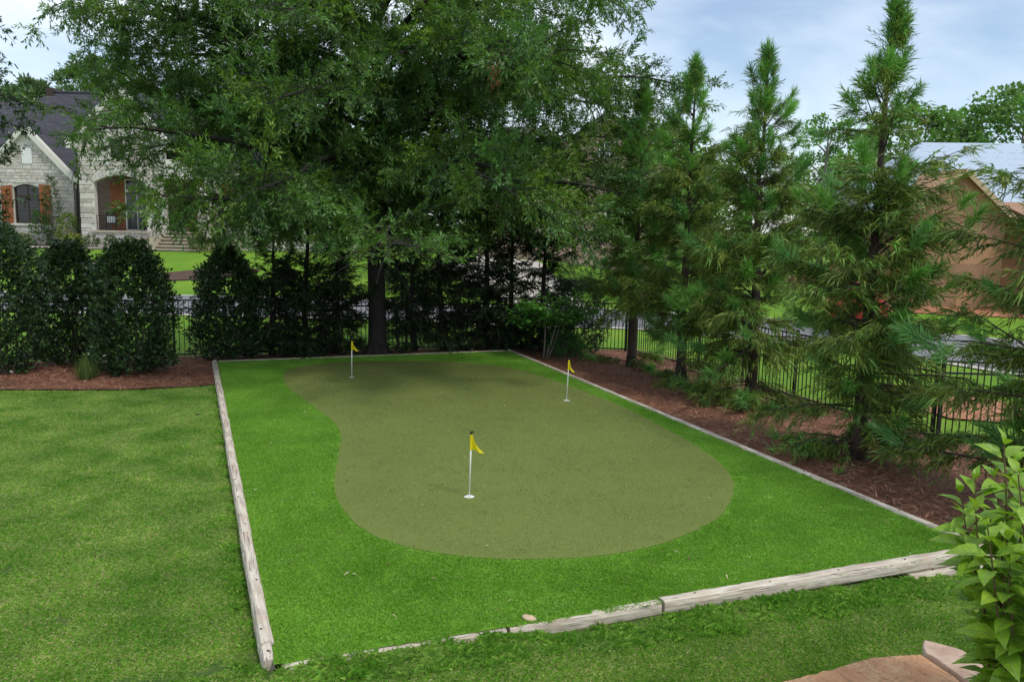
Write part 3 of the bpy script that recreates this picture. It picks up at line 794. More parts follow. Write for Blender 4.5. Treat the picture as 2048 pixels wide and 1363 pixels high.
mb = MB(); mb.box(2.2, 4.96, 3.45, 4.02, -.35, .142); mb.build('wall_core', MATS['mortar'], e)
for i in range(14):
    x0 = 2.2 + i * .197
    for j, z0 in enumerate((-.3, -.15, .0)):
        mb = MB(); mb.box(x0 + .008 + .05 * (j % 2), x0 + .185 + .05 * (j % 2), 4.015, 4.05, z0 + .006, z0 + .135); mb.build('wall_stone', MATS['flagstone'], e)
rebase(e, (3.4, 3.7, -.3))
sheet('mulch_bed', [(2.0, 1.6), (6.2, 1.6), (6.2, 3.4), (2.0, 3.4)], MATS['mulch_dark'], .03)

# ------------------------------------------------------------------ fences
PICK = {}
def fence(run, label, hgt_fn=None, height=1.37, spacing=.1175):
    """black metal fence along a list of ground points"""
    e = tag(empty('metal_fence', (run[0][0], run[0][1], H1(*run[0]))), label, 'fence', 'black metal fence around the yard')
    ox, oy, oz = e.location
    if 'p' not in PICK:
        mb = MB(); mb.box(-.008, .008, -.008, .008, 0, 1.0); PICK['p'] = mb.mesh('picket'); PICK['p'].materials.append(MATS['black_metal'])
        mb = MB(); mb.box(-.0275, .0275, -.0275, .0275, -.05, 1.0); mb.box(-.032, .032, -.032, .032, 1.0, 1.012)
        mb.box(-.02, .02, -.02, .02, 1.012, 1.02); PICK['post'] = mb.mesh('post'); PICK['post'].materials.append(MATS['black_metal'])
        mb = MB(); mb.box(0, 1, -.0125, .0125, -.017, .017); PICK['rail'] = mb.mesh('rail'); PICK['rail'].materials.append(MATS['black_metal'])
    for a, b in zip(run[:-1], run[1:]):
        a = Vector((*a, 0)); b = Vector((*b, 0)); L = (b - a).length; d = (b - a) / L; ang = math.atan2(d.y, d.x)
        nb = max(1, round(L / 1.83)); bay = L / nb
        for i in range(nb):
            p = a + d * bay * i; q = a + d * bay * (i + 1); zp = H1(p.x, p.y); zq = H1(q.x, q.y)
            o = link('post', PICK['post'], None, e); o.location = (p.x - ox, p.y - oy, zp - oz); o.rotation_euler = (0, 0, ang); o.scale = (1, 1, height + .05)
            n = int(bay / spacing)
            for k in range(1, n + 1):
                t_ = k / (n + 1); s_ = p.lerp(q, t_); zz = zp + (zq - zp) * t_
                o = link('picket', PICK['p'], None, e); o.location = (s_.x - ox, s_.y - oy, zz + .06 - oz); o.rotation_euler = (0, 0, ang); o.scale = (1, 1, height - .075)
            sl = math.atan2(zq - zp, bay)
            for hz in (.11, height - .19, height):
                o = link('rail', PICK['rail'], None, e); o.location = (p.x - ox, p.y - oy, zp + hz - oz - .012); o.rotation_euler = (0, -sl, ang); o.scale = (math.hypot(bay, zq - zp), 1, 1)
        o = link('post', PICK['post'], None, e); o.location = (b.x - ox, b.y - oy, H1(b.x, b.y) - oz); o.rotation_euler = (0, 0, ang); o.scale = (1, 1, height + .05)
    return e
fence([(-6.05, 20.95), (-.41, 20.75), (5.05, 20.62), (11.30, 20.55)], 'black metal fence running behind the hollies and the oak')
fence([(11.34, 20.45), (11.45, 10.22)], 'black metal fence along the row of cedars on the right')
fence([(11.50, 10.15), (16.6, 8.2)], 'short black metal fence returning to the right behind the nearest cedar')

# ------------------------------------------------------------------ the stone house across the street
S0, V0, Z0 = -23.0, 50.0, 1.20
hp = UV(S0, V0)
house = tag(empty('stone_house', (hp[0], hp[1], Z0), -math.radians(21.04)), 'pale stone house with dark slate roof and rust-red shutters', 'house')
# local frame: x along the facade, y into the house, z up.  hl(s, z) from the survey table
def hl(s, z): return (s - S0, z - Z0)

def arch(x0, x1, zs, rise, n=10):
    """points of a segmental arch from (x1,zs) over to (x0,zs)"""
    cx = (x0 + x1) / 2; w = (x1 - x0) / 2; R_ = (w * w + rise * rise) / (2 * rise); cz = zs + rise - R_; a = math.asin(w / R_)
    return [(cx + R_ * math.sin(a - 2 * a * k / n), cz + R_ * math.cos(a - 2 * a * k / n)) for k in range(n + 1)]

def panel(name, outline, holes_, y0, y1, mat, parent):
    bm = bmesh.new(); ed = []
    for lp in [outline] + holes_:
        vv = [bm.verts.new((p[0], y0, p[1])) for p in lp]; ed += [bm.edges.new((vv[i], vv[(i + 1) % len(vv)])) for i in range(len(vv))]
    bmesh.ops.triangle_fill(bm, use_beauty=True, edges=ed)
    for f_ in bm.faces:
        if f_.normal.y > 0: f_.normal_flip()
    ex = bmesh.ops.extrude_face_region(bm, geom=bm.faces[:])
    for v in [g for g in ex['geom'] if isinstance(g, bmesh.types.BMVert)]: v.co.y = y1
    bmesh.ops.recalc_face_normals(bm, faces=bm.faces[:])
    me_ = bpy.data.meshes.new(name); bm.to_mesh(me_); bm.free()
    return link(name, me_, mat, parent)

_mb = MB(); _mb.add([(0, 0, 0), (1, 0, 0), (1, 1, 0), (0, 1, 0), (.03, -.0, .06)], [])
def stone_meshes():
    out = []
    for k in range(4):
        r = random.Random(k); mb = MB(); j = lambda: r.uniform(-.02, .02)
        # unit block, front towards -y, edges chamfered
        vs_ = [(0, 1, 0), (1, 1, 0), (1, 1, 1), (0, 1, 1), (j() * .5, .35, j() * .5), (1 + j() * .5, .35, j() * .5), (1 + j() * .5, .35, 1 + j() * .5), (j() * .5, .35, 1 + j() * .5),
               (.04 + j(), j() * 4, .08 + j()), (.96 + j(), j() * 4, .08 + j()), (.96 + j(), j() * 4, .92 + j()), (.04 + j(), j() * 4, .92 + j())]
        fs = [(8, 9, 10, 11)] + [(a, b, b + 4, a + 4) for a, b in ((4, 5), (5, 6), (6, 7), (7, 4))] + [(a, b, b + 4, a + 4) for a, b in ((0, 1), (1, 2), (2, 3), (3, 0))]
        me_ = MB().add(vs_, fs).mesh('stone'); me_.materials.append(MATS['house_stone']); out.append(me_)
    return out
STONES = stone_meshes()
def lay_stones(parent, outline, holes_, yface, seed, zmin, zmax, xmin, xmax, hmean=.25, limit=300):
    r = random.Random(seed); z = zmin; cnt = 0
    ol = [(p[0], p[1]) for p in outline]
    def inside(x0, x1, z0, z1):
        px = np.array([x0, x1, x1, x0, (x0 + x1) / 2, (x0 + x1) / 2, x0, x1]); pz = np.array([z0, z0, z1, z1, z0, z1, (z0 + z1) / 2, (z0 + z1) / 2])
        if not inpoly(px, pz, ol).all(): return False
        for h_ in holes_:
            if inpoly(px, pz, h_).any(): return False
            hx_ = np.array([p[0] for p in h_]); hz_ = np.array([p[1] for p in h_])
            if ((hx_ > x0) & (hx_ < x1) & (hz_ > z0) & (hz_ < z1)).any(): return False
        return True
    while z < zmax:
        h_ = hmean * r.choice((.62, .8, 1.0, 1.0, 1.25)); x = xmin - r.uniform(0, .3)
        while x < xmax:
            w_ = h_ * r.uniform(1.3, 3.0)
            a, b = x + .008, x + w_ - .008
            pieces = [(a, b)]
            if not inside(max(a, xmin + .002), min(b, xmax - .002), z + .008, z + h_ - .008):
                m = (a + b) / 2; pieces = [(a, m - .006), (m + .006, b)]
            for (p, q) in pieces:
                p = max(p, xmin + .002); q = min(q, xmax - .002)
                if q - p < .08 or cnt >= limit: continue
                if inside(p, q, z + .008, z + h_ - .008):
                    o = link('stone', STONES[r.randrange(4)], None, parent); o.location = (p, yface - .03 - r.uniform(0, .02), z + .008); o.scale = (q - p, .08, h_ - .016); cnt += 1
            x += w_
        z += h_
    return cnt

# porch block -------------------------------------------------------
pl0, pl1 = -2.62, 2.42                  # facade ends in local x
zg = .35                                # ground at the wall foot
eave = 5.95; apex = 9.0
gable = [(pl0, zg - .5), (pl1, zg - .5), (pl1, eave), (1.55, eave + .95), (-.05, apex), (-1.75, eave + 1.15), (pl0, eave)]
ar = [(-1.75, 1.02), (1.28, 1.02)] + arch(-1.75, 1.28, 3.82, .42)
win = [(-.72, 5.24), (.05, 5.24), (.05, 6.32), (-.72, 6.32)]
pw = panel('wall', gable, [ar, win], 0, .35, MATS['mortar'], house)
lay_stones(pw, gable, [ar, win], 0, 4, zg - .1, apex, pl0, pl1, .27)
for k, (a, b) in enumerate(zip(arch(-1.75, 1.28, 3.82, .42, 15)[:-1], arch(-1.75, 1.28, 3.82, .42, 15)[1:])):   # arch stones
    mb = MB(); up = .34
    mb.prism_y([(b[0] + .01, b[1]), (a[0] - .01, a[1]), (a[0] - .01 + (a[0] + .23) * .06, a[1] + up), (b[0] + .01 + (b[0] + .23) * .06, b[1] + up)], -.055, .0)
    mb.build('arch_stone', MATS['house_stone'], pw)
mb = MB(); mb.box(-1.95, 1.48, -.10, .3, .90, 1.015); mb.build('sill', MATS['step_stone'], house)
mb = MB(); mb.box(-.82, .15, -.08, .1, 5.12, 5.24); mb.build('sill', MATS['cream_trim'], house)
w_ = link('window', MB().box(-.72, .05, .12, .16, 5.24, 6.32).mesh('window'), MATS['window_glass'], house)
mb = MB(); mb.box(-.72, -.66, .06, .12, 5.24, 6.32).box(-.01, .05, .06, .12, 5.24, 6.32).box(-.66, -.01, .06, .12, 5.24, 5.30).box(-.66, -.01, .06, .12, 6.26, 6.32).box(-.35, -.31, .07, .12, 5.30, 6.26).box(-.66, -.01, .08, .12, 5.76, 5.79); mb.build('frame', MATS['bronze'], w_)
def rake(parent, pts, y0, y1, th, mat, name='rake_trim'):
    mb = MB()
    for a, b in zip(pts[:-1], pts[1:]):
        a = Vector(a); b = Vector(b); d = (b - a).normalized(); n = Vector((-d.y, d.x));  n = n if n.y > 0 else -n
        poly = [a, b, b + n * th, a + n * th]
        if (b - a).cross(n * th) < 0: poly = poly[::-1]
        mb.prism_y([tuple(p) for p in poly], y0, y1)
    return mb.build(name, mat, parent)
rk = [(-3.05, eave - .12), (-2.5, eave + .18), (-1.75, eave + 1.1), (-.05, apex - .05)]
rake(house, rk, -.30, .12, .36, MATS['cream_trim']); rake(house, [(-p[0] - .1, p[1]) for p in rk], -.30, .12, .36, MATS['cream_trim'])
mb = MB(); mb.box(-3.12, -2.55, -.34, .4, eave - .22, eave + .06); mb.build('eave_return', MATS['cream_trim'], house)
mb = MB(); mb.box(2.35, 3.0, -.34, .4, eave - .22, eave + .06); mb.build('eave_return', MATS['cream_trim'], house)
# inside the porch: back wall, ceiling, shutters, window
mb = MB(); mb.box(-2.5, 5.6, 2.0, 2.2, .3, 4.6); mb.build('porch_wall', MATS['dark_brick'], house)
mb = MB(); mb.box(-2.5, 5.6, .36, 1.98, 4.45, 4.6); mb.build('porch_ceiling', MATS['cream_trim'], house)
mb = MB(); mb.box(-2.5, 5.6, .30, 1.98, .2, 1.0); mb.build('porch_floor', MATS['step_stone'], house)
def shutter(parent, x0, x1, z0, zl, zr, y, label=None):
    mb = MB(); n = 5
    for k in range(n):
        a = x0 + (x1 - x0) * k / n; b = x0 + (x1 - x0) * (k + 1) / n; zt = zl + (zr - zl) * (k + .5) / n
        mb.box(a + .006, b - .006, y, y + .03, z0, zt)
    for z in (z0 + .35, min(zl, zr) - .45): mb.box(x0 + .02, x1 - .02, y - .03, y - .001, z, z + .13)
    return mb.build('shutter', MATS['cedar_wood'], parent)
shutter(house, -1.72, -.85, 1.02, 3.9, 4.05, 1.9); shutter(house, .62, 1.30, 1.02, 4.05, 3.95, 1.9)
def window(parent, x0, x1, z0, z1, y, cols, rows, mat, rise=0, transom=None):
    w_ = link('window', MB().box(x0, x1, y, y + .04, z0, z1).mesh('window'), MATS['window_glass'], parent)
    mb = MB(); f_ = .07
    mb.box(x0, x0 + f_, y - .05, y - .002, z0, z1).box(x1 - f_, x1, y - .05, y - .002, z0, z1).box(x0 + f_, x1 - f_, y - .05, y - .002, z0, z0 + f_).box(x0 + f_, x1 - f_, y - .05, y - .002, z1 - f_, z1)
    mb.build('frame', mat, w_)
    mb = MB()
    for k in range(1, cols):
        xx = x0 + (x1 - x0) * k / cols; mb.box(xx - .018, xx + .018, y - .03, y - .004, z0 + f_, z1 - f_)
    for k in range(1, rows):
        zz = z0 + (z1 - z0) * k / rows; mb.box(x0 + f_, x1 - f_, y - .025, y - .006, zz - .012, zz + .012)
    if transom: mb.box(x0 + f_, x1 - f_, y - .045, y - .003, transom - .06, transom + .06)
    if mb.v: mb.build('muntin', mat, w_)
    return w_
window(house, -.82, .60, 1.02, 4.1, 1.93, 2, 1, MATS['white_paint'], transom=3.4)
mb = MB()                                # porch railing
mb.box(-1.75, 1.28, .05, .09, 1.86, 1.90).box(-1.75, 1.28, .05, .09, 1.10, 1.13)
mb.build('railing', MATS['black_metal'], house)
for k in range(27):
    xx = -1.7 + k * .113; MB().box(xx - .008, xx + .008, .06, .08, 1.13, 1.86).build('baluster', MATS['black_metal'], house)
plain('step_riser', (0.20, 0.165, 0.12), .9, vary=.25, scale=8)
# entrance: pier, steps
mb = MB(); mb.box(4.30, 4.95, -.1, .5, .1, 4.4); pr = mb.build('pier', MATS['mortar'], house)
for k in range(16):
    o = link('stone', STONES[k % 4], None, pr); o.location = (4.31, -.13, .12 + k * .27); o.scale = (.63, .06, .255)
mb = MB(); mb.box(2.42, 5.0, -.15, .36, 4.1, 5.2); mb.build('lintel', MATS['cream_trim'], house)
mb = MB(); mb.box(3.0, 3.9, 1.9, 1.99, 1.0, 3.7); mb.build('door', MATS['cedar_wood'], house)
for k in range(6):
    st_ = MB().box(2.44, 4.56 if k else 4.86, -1.95 + k * .32, -1.62 + k * .32, -.25, .0 + k * .19).build('step', MATS['step_riser'], house)
    MB().box(2.40, 4.60 if k else 4.9, -2.0 + k * .32, -1.62 + k * .32, .001 + k * .19, .06 + k * .19).build('tread', MATS['step_stone'], st_)
for xx in (2.05, 4.62):
    MB().box(xx, xx + .42, -1.6, -.12, -.3, .75).build('step_wall', MATS['step_stone'], house)
    mb = MB(); mb.tube([(xx + .2, -1.5, .75), (xx + .2, -1.5, 1.7)], .02, 6).tube([(xx + .2, -1.5, 1.68), (xx + .2, -.3, 2.3)], .02, 6); mb.build('handrail', MATS['black_metal'], house)
# right wing, mostly behind the oak
rw = [(5.0, zg - .6), (13.5, zg - .6), (13.5, 4.6), (5.0, 4.6)]
rwin = [[(6.2, 1.75), (7.9, 1.75), (7.9, 4.1), (6.2, 4.1)], [(10.2, 1.75), (11.9, 1.75), (11.9, 4.1), (10.2, 4.1)]]
w2 = panel('wall', rw, rwin, .6, .95, MATS['mortar'], house); lay_stones(w2, rw, rwin, .6, 9, zg - .2, 4.6, 5.0, 13.5, .30, 290)
for q in rwin:
    window(house, q[0][0], q[1][0], 1.75, 4.1, .8, 2, 2, MATS['bronze']); MB().box(q[0][0] - .1, q[1][0] + .1, .45, .7, 1.63, 1.745).build('sill', MATS['cream_trim'], house)
    shutter(house, q[0][0] - .62, q[0][0] - .03, 1.75, 4.0, 4.1, .52); shutter(house, q[1][0] + .03, q[1][0] + .62, 1.75, 4.1, 4.0, .52)
# left wing -----------------------------------------------------------
LWY = 1.5
lw0, lw1 = -9.6, -3.75
lg = [(lw0, -.2), (lw1, -.2), (lw1, 3.95), (-6.45, 6.85), (lw0, 3.75)]
lwin = [(-7.42, 1.32), (-5.83, 1.32)] + arch(-7.42, -5.83, 3.45, .22, 8)
lp = panel('wall', lg, [lwin], LWY, LWY + .3, MATS['mortar'], house); lay_stones(lp, lg, [lwin], LWY, 6, 0, 6.9, lw0, lw1, .24)
ww = window(house, -7.42, -5.83, 1.32, 3.66, LWY + .18, 2, 3, MATS['bronze'], transom=2.95)
MB().box(-7.6, -5.66, LWY - .1, LWY + .16, 1.2, 1.315).build('sill', MATS['cream_trim'], house)
shutter(house, -8.12, -7.45, 1.32, 3.5, 3.62, LWY - .09); shutter(house, -5.80, -5.10, 1.32, 3.68, 3.62, LWY - .09)
rk = [(-3.3, 3.72), (-3.75, 3.98), (-4.2, 4.42), (-6.45, 6.82)]
rake(house, rk, LWY - .28, LWY + .1, .30, MATS['cream_trim']); rake(house, [(-12.9 - p[0], p[1]) for p in rk], LWY - .28, LWY + .1, .30, MATS['cream_trim'])
MB().box(-6.75, -6.15, LWY - .06, LWY - .001, 4.9, 5.8).build('gable_vent', MATS['white_paint'], house)
# recessed brick wall and downspouts
MB().box(-4.0, -2.6, LWY + .8, LWY + 1.0, -.2, 4.6).build('wall', MATS['dark_brick'], house)
mb = MB(); mb.tube([(-2.78, -.08, eave - .2), (-2.78, .1, eave - .5), (-2.72, .12, eave - .7), (-2.72, .12, 0)], .05, 6); mb.build('downspout', MATS['black_metal'], house)
mb = MB(); mb.tube([(-3.3, LWY - .2, 3.75), (-3.55, LWY, 3.45), (-3.62, LWY, 0)], .05, 6); mb.build('downspout', MATS['black_metal'], house)
# roofs: solid prisms
def roof(parent, vs_, fs, mat): return MB().add(vs_, fs).build('roof', mat, parent)
RZ = 9.85; RY = 7.0
roof(house, [(-14, LWY + 1.3, 4.3), (14.5, .7, 4.55), (14.5, 13.5, 4.5), (-14, 13.5, 4.0), (-7.8, RY, RZ), (9, RY, RZ - .1)],
     [(0, 1, 5, 4), (1, 2, 5), (2, 3, 4, 5), (3, 0, 4), (3, 2, 1, 0)], MATS['slate_shingle'])
roof(house, [(-20, RY + 3, 9.62), (-8.3, RY + 3, 9.62), (-8.3, 3.0, 4.5), (-20, 3.0, 4.5), (-20, RY + 9, 4.5), (-8.3, RY + 9, 4.5)],
     [(0, 3, 2, 1), (0, 1, 5, 4), (2, 3, 4, 5), (1, 2, 5), (0, 4, 3)], MATS['slate_shingle'])
def gable_roof(parent, rkpts, y0, y1, mat, lift=.36):
    mb = MB(); n = len(rkpts)
    vs_ = [(p[0], y0, p[1] + lift) for p in rkpts] + [(p[0], y1, p[1] + lift) for p in rkpts]
    fs = [(i, i + 1, n + i + 1, n + i) for i in range(n - 1)]
    vs_ += [(p[0], y0, p[1] + lift - .12) for p in rkpts] + [(p[0], y1, p[1] + lift - .12) for p in rkpts]
    fs += [(2 * n + i, 3 * n + i, 3 * n + i + 1, 2 * n + i + 1) for i in range(n - 1)] + [(i, 2 * n + i, 2 * n + i + 1, i + 1) for i in range(n - 1)]
    return mb.add(vs_, fs).build('roof', mat, parent)
a_ = [(-3.05, eave - .1), (-2.5, eave + .2), (-1.75, eave + 1.12), (-.05, apex)]
gable_roof(house, a_ + [(-.1 - p[0], p[1]) for p in a_[-2::-1]], -.2, 6.2, MATS['slate_shingle'])
a_ = [(-9.6, 3.72), (-9.15, 3.98), (-8.7, 4.42), (-6.45, 6.84)]
gable_roof(house, a_ + [(-12.9 - p[0], p[1]) for p in a_[-2::-1]], LWY - .2, 5.5, MATS['slate_shingle'], .3)
mb = MB(); mb.tube([(-7.8, RY, RZ + .04), (9, RY, RZ - .06)], .09, 6); mb.build('ridge_cap', MATS['slate_shingle'], house)
mb = MB(); mb.box(-8.0, -7.5, RY - .2, RY + .3, RZ - .3, RZ + .28); mb.build('vent', MATS['bronze'], house)

def house_at(lx, ly, z=0):
    p = UV(S0 + lx, V0 + ly); return (p[0], p[1], z)
# rocking chairs on the porch
def rocker(lx, label, mat, rz):
    x, y, _ = house_at(lx, 1.1); e = tag(empty('rocking_chair', (x, y, Z0 + 1.0), -math.radians(21.04) + rz), label, 'chair', 'chairs on the stone house porch')
    MB().box(-.28, .28, -.26, .26, .40, .45).build('seat', mat, e)
    for k in range(5): MB().box(-.26 + k * .113, -.18 + k * .113, .24, .27, .45, 1.15).build('back_slat', mat, e)
    for s_ in (-1, 1):
        mb = MB(); mb.tube([(s_ * .27, -.5, .08), (s_ * .27, -.2, .01), (s_ * .27, .2, .01), (s_ * .27, .5, .10)], .025, 6); mb.build('rocker', mat, e)
        for yy in (-.22, .22): MB().box(s_ * .27 - .02, s_ * .27 + .02, yy - .02, yy + .02, .02, .66).build('leg', mat, e)
        MB().box(s_ * .29 - .04, s_ * .29 + .04, -.3, .26, .66, .69).build('arm', mat, e)
    cu = MB().box(-.22, .22, .14, .235, .47, .85).build('cushion', MATS['white_paint'], e)
    return e
rocker(-1.35, 'dark rocking chair with pale cushion at the left of the arched porch', MATS['black_metal'], .5)
rocker(1.0, 'dark rocking chair with pale cushion at the right of the arched porch', MATS['black_metal'], -.4)

# mailbox by the street
x, y = UV(-20.6, 37.9)
e = tag(empty('mailbox', (x, y, H1(x, y)), -.3), 'dark bronze mailbox on a post seen between the left hollies', 'mailbox')
MB().box(-.06, .06, -.06, .06, -.1, 1.15).build('post', MATS['bronze'], e)
mb = MB(); pr_ = [(-.1, 0), (.1, 0), (.1, .12)] + [(.1 * math.cos(a), .12 + .1 * math.sin(a)) for a in np.linspace(.2, PI - .2, 7)] + [(-.1, .12)]
mb.prism_y([(p[0] * 1.5, 1.15 + p[1] * 1.5) for p in pr_], -.38, .28); mb.build('box', MATS['bronze'], e)
mb = MB().prism_y([(-.05, .8), (.05, .8), (.05, 1.14), (-.05, 1.14)], -.30, -.07); mb.build('bracket', MATS['bronze'], e)

# ------------------------------------------------------------------ brick house seen through the oak
bp = UV(2.0, 52.0); zb = 1.0
bh = tag(empty('brick_house', (bp[0], bp[1], zb), -math.radians(21.04)), 'pinkish brick house behind the right side of the oak', 'house')
MB().box(-4, 7.4, 0, 9, -.8, 5.9).build('wall', MATS['pink_brick'], bh)
gb = MB().prism_y([(-.6, 5.9), (7.7, 5.9), (3.5, 8.6)], -.02, 9.1); gb.build('gable', MATS['pink_brick'], bh)
roof(bh, [(-1.0, -.4, 5.75), (3.5, -.4, 8.95), (3.5, 9.4, 8.95), (-1.0, 9.4, 5.75), (-1.0, -.4, 5.55), (3.5, -.4, 8.7), (3.5, 9.4, 8.7), (-1.0, 9.4, 5.55)], [(0, 1, 2, 3), (7, 6, 5, 4), (0, 4, 5, 1), (1, 5, 6, 2), (3, 2, 6, 7), (0, 3, 7, 4)], MATS['brown_shingle'])
roof(bh, [(8.0, -.4, 5.75), (3.52, -.4, 8.95), (3.52, 9.4, 8.95), (8.0, 9.4, 5.75), (8.0, -.4, 5.55), (3.52, -.4, 8.7), (3.52, 9.4, 8.7), (8.0, 9.4, 5.55)], [(3, 2, 1, 0), (4, 5, 6, 7), (1, 5, 4, 0), (2, 6, 5, 1), (7, 6, 2, 3), (4, 7, 3, 0)], MATS['brown_shingle'])
roof(bh, [(-4.4, -.4, 5.8), (-.8, -.4, 5.8), (-.8, 9.4, 5.8), (-4.4, 9.4, 5.8), (-3, 4.5, 8.4), (-.8, 4.5, 8.4)], [(0, 1, 5, 4), (1, 2, 5), (2, 3, 4, 5), (3, 0, 4), (3, 2, 1, 0)], MATS['brown_shingle'])
window(bh, .35, 1.25, 2.5, 4.1, -.03, 2, 2, MATS['white_paint']); window(bh, 3.5, 4.4, 2.7, 4.1, -.03, 3, 4, MATS['white_paint']); window(bh, 5.4, 6.3, 2.7, 4.1, -.03, 3, 4, MATS['white_paint'])
window(bh, 3.0, 4.0, 6.1, 7.1, -.06, 3, 3, MATS['white_paint'])
MB().box(.30, .74, -.09, -.035, 2.5, 4.1).build('curtain', MATS['white_paint'], bh)
for q in (3.3, 5.2): MB().box(q, q + 1.3, -.12, -.001, 2.5, 2.68).build('sill', MATS['cream_trim'], bh)

# ------------------------------------------------------------------ house under construction on the right
op = UV(21.5, 42.0); zo = -.45
oh = tag(empty('unfinished_house', (op[0], op[1], zo), -math.radians(21.04)), 'unfinished house of tan sheathing boards under a pale blue-white roof wrap', 'house')
def sheathe(x0, x1, z0, z1, y, parent):
    z = z0; r = random.Random(int(x0 * 10) + 99); row = 0
    while z < z1 - .05:
        x = x0 - (1.22 if row % 2 else 0)
        while x < x1 - .02:
            a, b = max(x, x0) + .006, min(x + 2.44, x1) - .006
            if b - a > .05: MB().box(a, b, y - .02 - r.uniform(0, .006), y, z + .005, min(z + 1.22, z1) - .005).build('panel', MATS['osb'], parent)
            x += 2.44
        z += 1.22; row += 1
MB().box(-2.4, 12, .02, 9, -.6, 4.6).build('wall', MATS['osb'], oh); sheathe(-2.4, 12, -.4, 4.5, .015, oh)
# main hip roof
roof(oh, [(-3.6, .5, 4.55), (13, .5, 4.55), (13, 11.5, 4.55), (-3.6, 11.5, 4.55), (.45, 4.6, 8.35), (12, 4.6, 8.45)], [(0, 1, 5, 4), (1, 2, 5), (2, 3, 4, 5), (3, 0, 4), (3, 2, 1, 0)], MATS['roof_wrap'])
# front gable of bare boards
gm = MB().prism_y([(-2.5, 4.25), (2.2, 4.25), (-.3, 6.45)], -1.2, .6); gm.build('gable', MATS['osb'], oh)
for r_ in range(3):
    z0_ = 4.27 + r_ * .62; z1_ = z0_ + .60; xl = -2.5 + 2.2 * (z1_ - 4.25) / 2.2 + .12; xr = 2.2 - 2.5 * (z1_ - 4.25) / 2.2 - .12
    xs_ = [xl] + [x_ for x_ in np.arange(-2.4 + (r_ % 2) * .61, 2.2, 1.22) if xl + .2 < x_ < xr - .2] + [xr]
    for a_, b_ in zip(xs_[:-1], xs_[1:]): MB().box(a_ + .008, b_ - .008, -1.222, -1.201, z0_, z1_).build('panel', MATS['osb'], oh)
MB().box(-2.4, 2.1, -1.18, .01, -.6, 4.25).build('wall', MATS['osb'], oh); sheathe(-2.4, 2.1, -.4, 4.2, -1.185, oh)
def slope(parent, a, b, y0, y1, th, mat, name='roof_deck'):
    a = Vector(a); b = Vector(b); d = (b - a).normalized(); n = Vector((-d.y, d.x)); n = n if n.y > 0 else -n
    poly = [a, b, b + n * th, a + n * th]
    if (b - a).cross(n) < 0: poly = poly[::-1]
    return MB().prism_y([tuple(p) for p in poly], y0, y1).build(name, mat, parent)
slope(oh, (-.3, 6.47), (2.6, 3.93), -1.6, 3.2, .10, MATS['osb']); slope(oh, (-3.0, 4.0), (-.32, 6.47), -1.6, 3.2, .10, MATS['osb'])
slope(oh, (-.3, 6.35), (2.55, 3.85), -1.64, -1.6, .24, MATS['tan_stone'], 'rake_board'); slope(oh, (-2.95, 3.92), (-.3, 6.35), -1.64, -1.6, .24, MATS['tan_stone'], 'rake_board')
# lower porch roof with its own gable at the right edge
MB().add([(2.5, -3.4, 3.95), (6.5, -3.4, 3.95), (6.5, .2, 5.1), (2.5, .2, 5.1), (2.5, -3.4, 3.83), (6.5, -3.4, 3.83), (6.5, .2, 4.98), (2.5, .2, 4.98)], [(0, 1, 2, 3), (7, 6, 5, 4), (0, 4, 5, 1), (1, 5, 6, 2), (3, 2, 6, 7), (0, 3, 7, 4)]).build('roof_deck', MATS['osb'], oh)
MB().prism_y([(3.0, 2.9), (7.6, 2.9), (5.3, 4.9)], -4.6, -3.0).build('gable', MATS['osb'], oh)
slope(oh, (2.7, 2.7), (5.3, 4.95), -4.9, -2.6, .1, MATS['osb'])
MB().box(3.1, 7.5, -4.55, -3.1, -.6, 2.9).build('wall', MATS['osb'], oh)
MB().box(3.6, 5.2, -4.62, -4.56, -.4, 1.6).build('doorway', MATS['dark_void'], oh)

# ------------------------------------------------------------------ red truck beyond the cedars
tx, ty = UV(13.0, 31.5)
tk = tag(empty('pickup_truck', (tx, ty, H1(tx, ty) + .05), -.76), 'red pickup truck parked on the street, half hidden by a cedar', 'truck')
mb = MB(); mb.prism_y([(-.93, .55), (.93, .55), (.97, .9), (.93, 1.15), (-.93, 1.15), (-.97, .9)], -2.6, 2.7); mb.build('body', MATS['red_paint'], tk)
mb = MB(); mb.add([(-.9, -.6, 1.15), (.9, -.6, 1.15), (.9, 1.4, 1.15), (-.9, 1.4, 1.15), (-.72, -.35, 1.78), (.72, -.35, 1.78), (.72, .9, 1.78), (-.72, .9, 1.78)], [(0, 1, 5, 4), (1, 2, 6, 5), (2, 3, 7, 6), (3, 0, 4, 7), (4, 5, 6, 7)]); mb.build('cab', MATS['red_paint'], tk)
mb = MB(); mb.add([(-.74, -.55, 1.22), (.74, -.55, 1.22), (.64, -.40, 1.68), (-.64, -.40, 1.68)], [(0, 1, 2, 3)]); mb.build('rear_window', MATS['window_glass'], tk)
MB().box(-.86, .86, -2.62, -2.601, .62, 1.12).build('tailgate', MATS['red_paint'], tk)
MB().box(-.95, .95, -2.78, -2.61, .42, .58).build('bumper', MATS['black_metal'], tk)
for sx in (-1, 1):
    MB().box(sx * .90 - .04, sx * .90 + .04, -2.63, -2.601, .75, 1.1).build('tail_light', MATS['red_paint'], tk)
    for yy in (-1.6, 1.75):
        mb = MB(); mb.tube([(sx * .82 - .12, yy, .38), (sx * .82 + .12, yy, .38)], .38, 18); wh = mb.build('wheel', MATS['rubber'], tk)
        mb = MB(); mb.tube([(sx * .82 - .125, yy, .38), (sx * .82 + .125, yy, .38)], .2, 12); mb.build('rim', MATS['concrete'], wh)
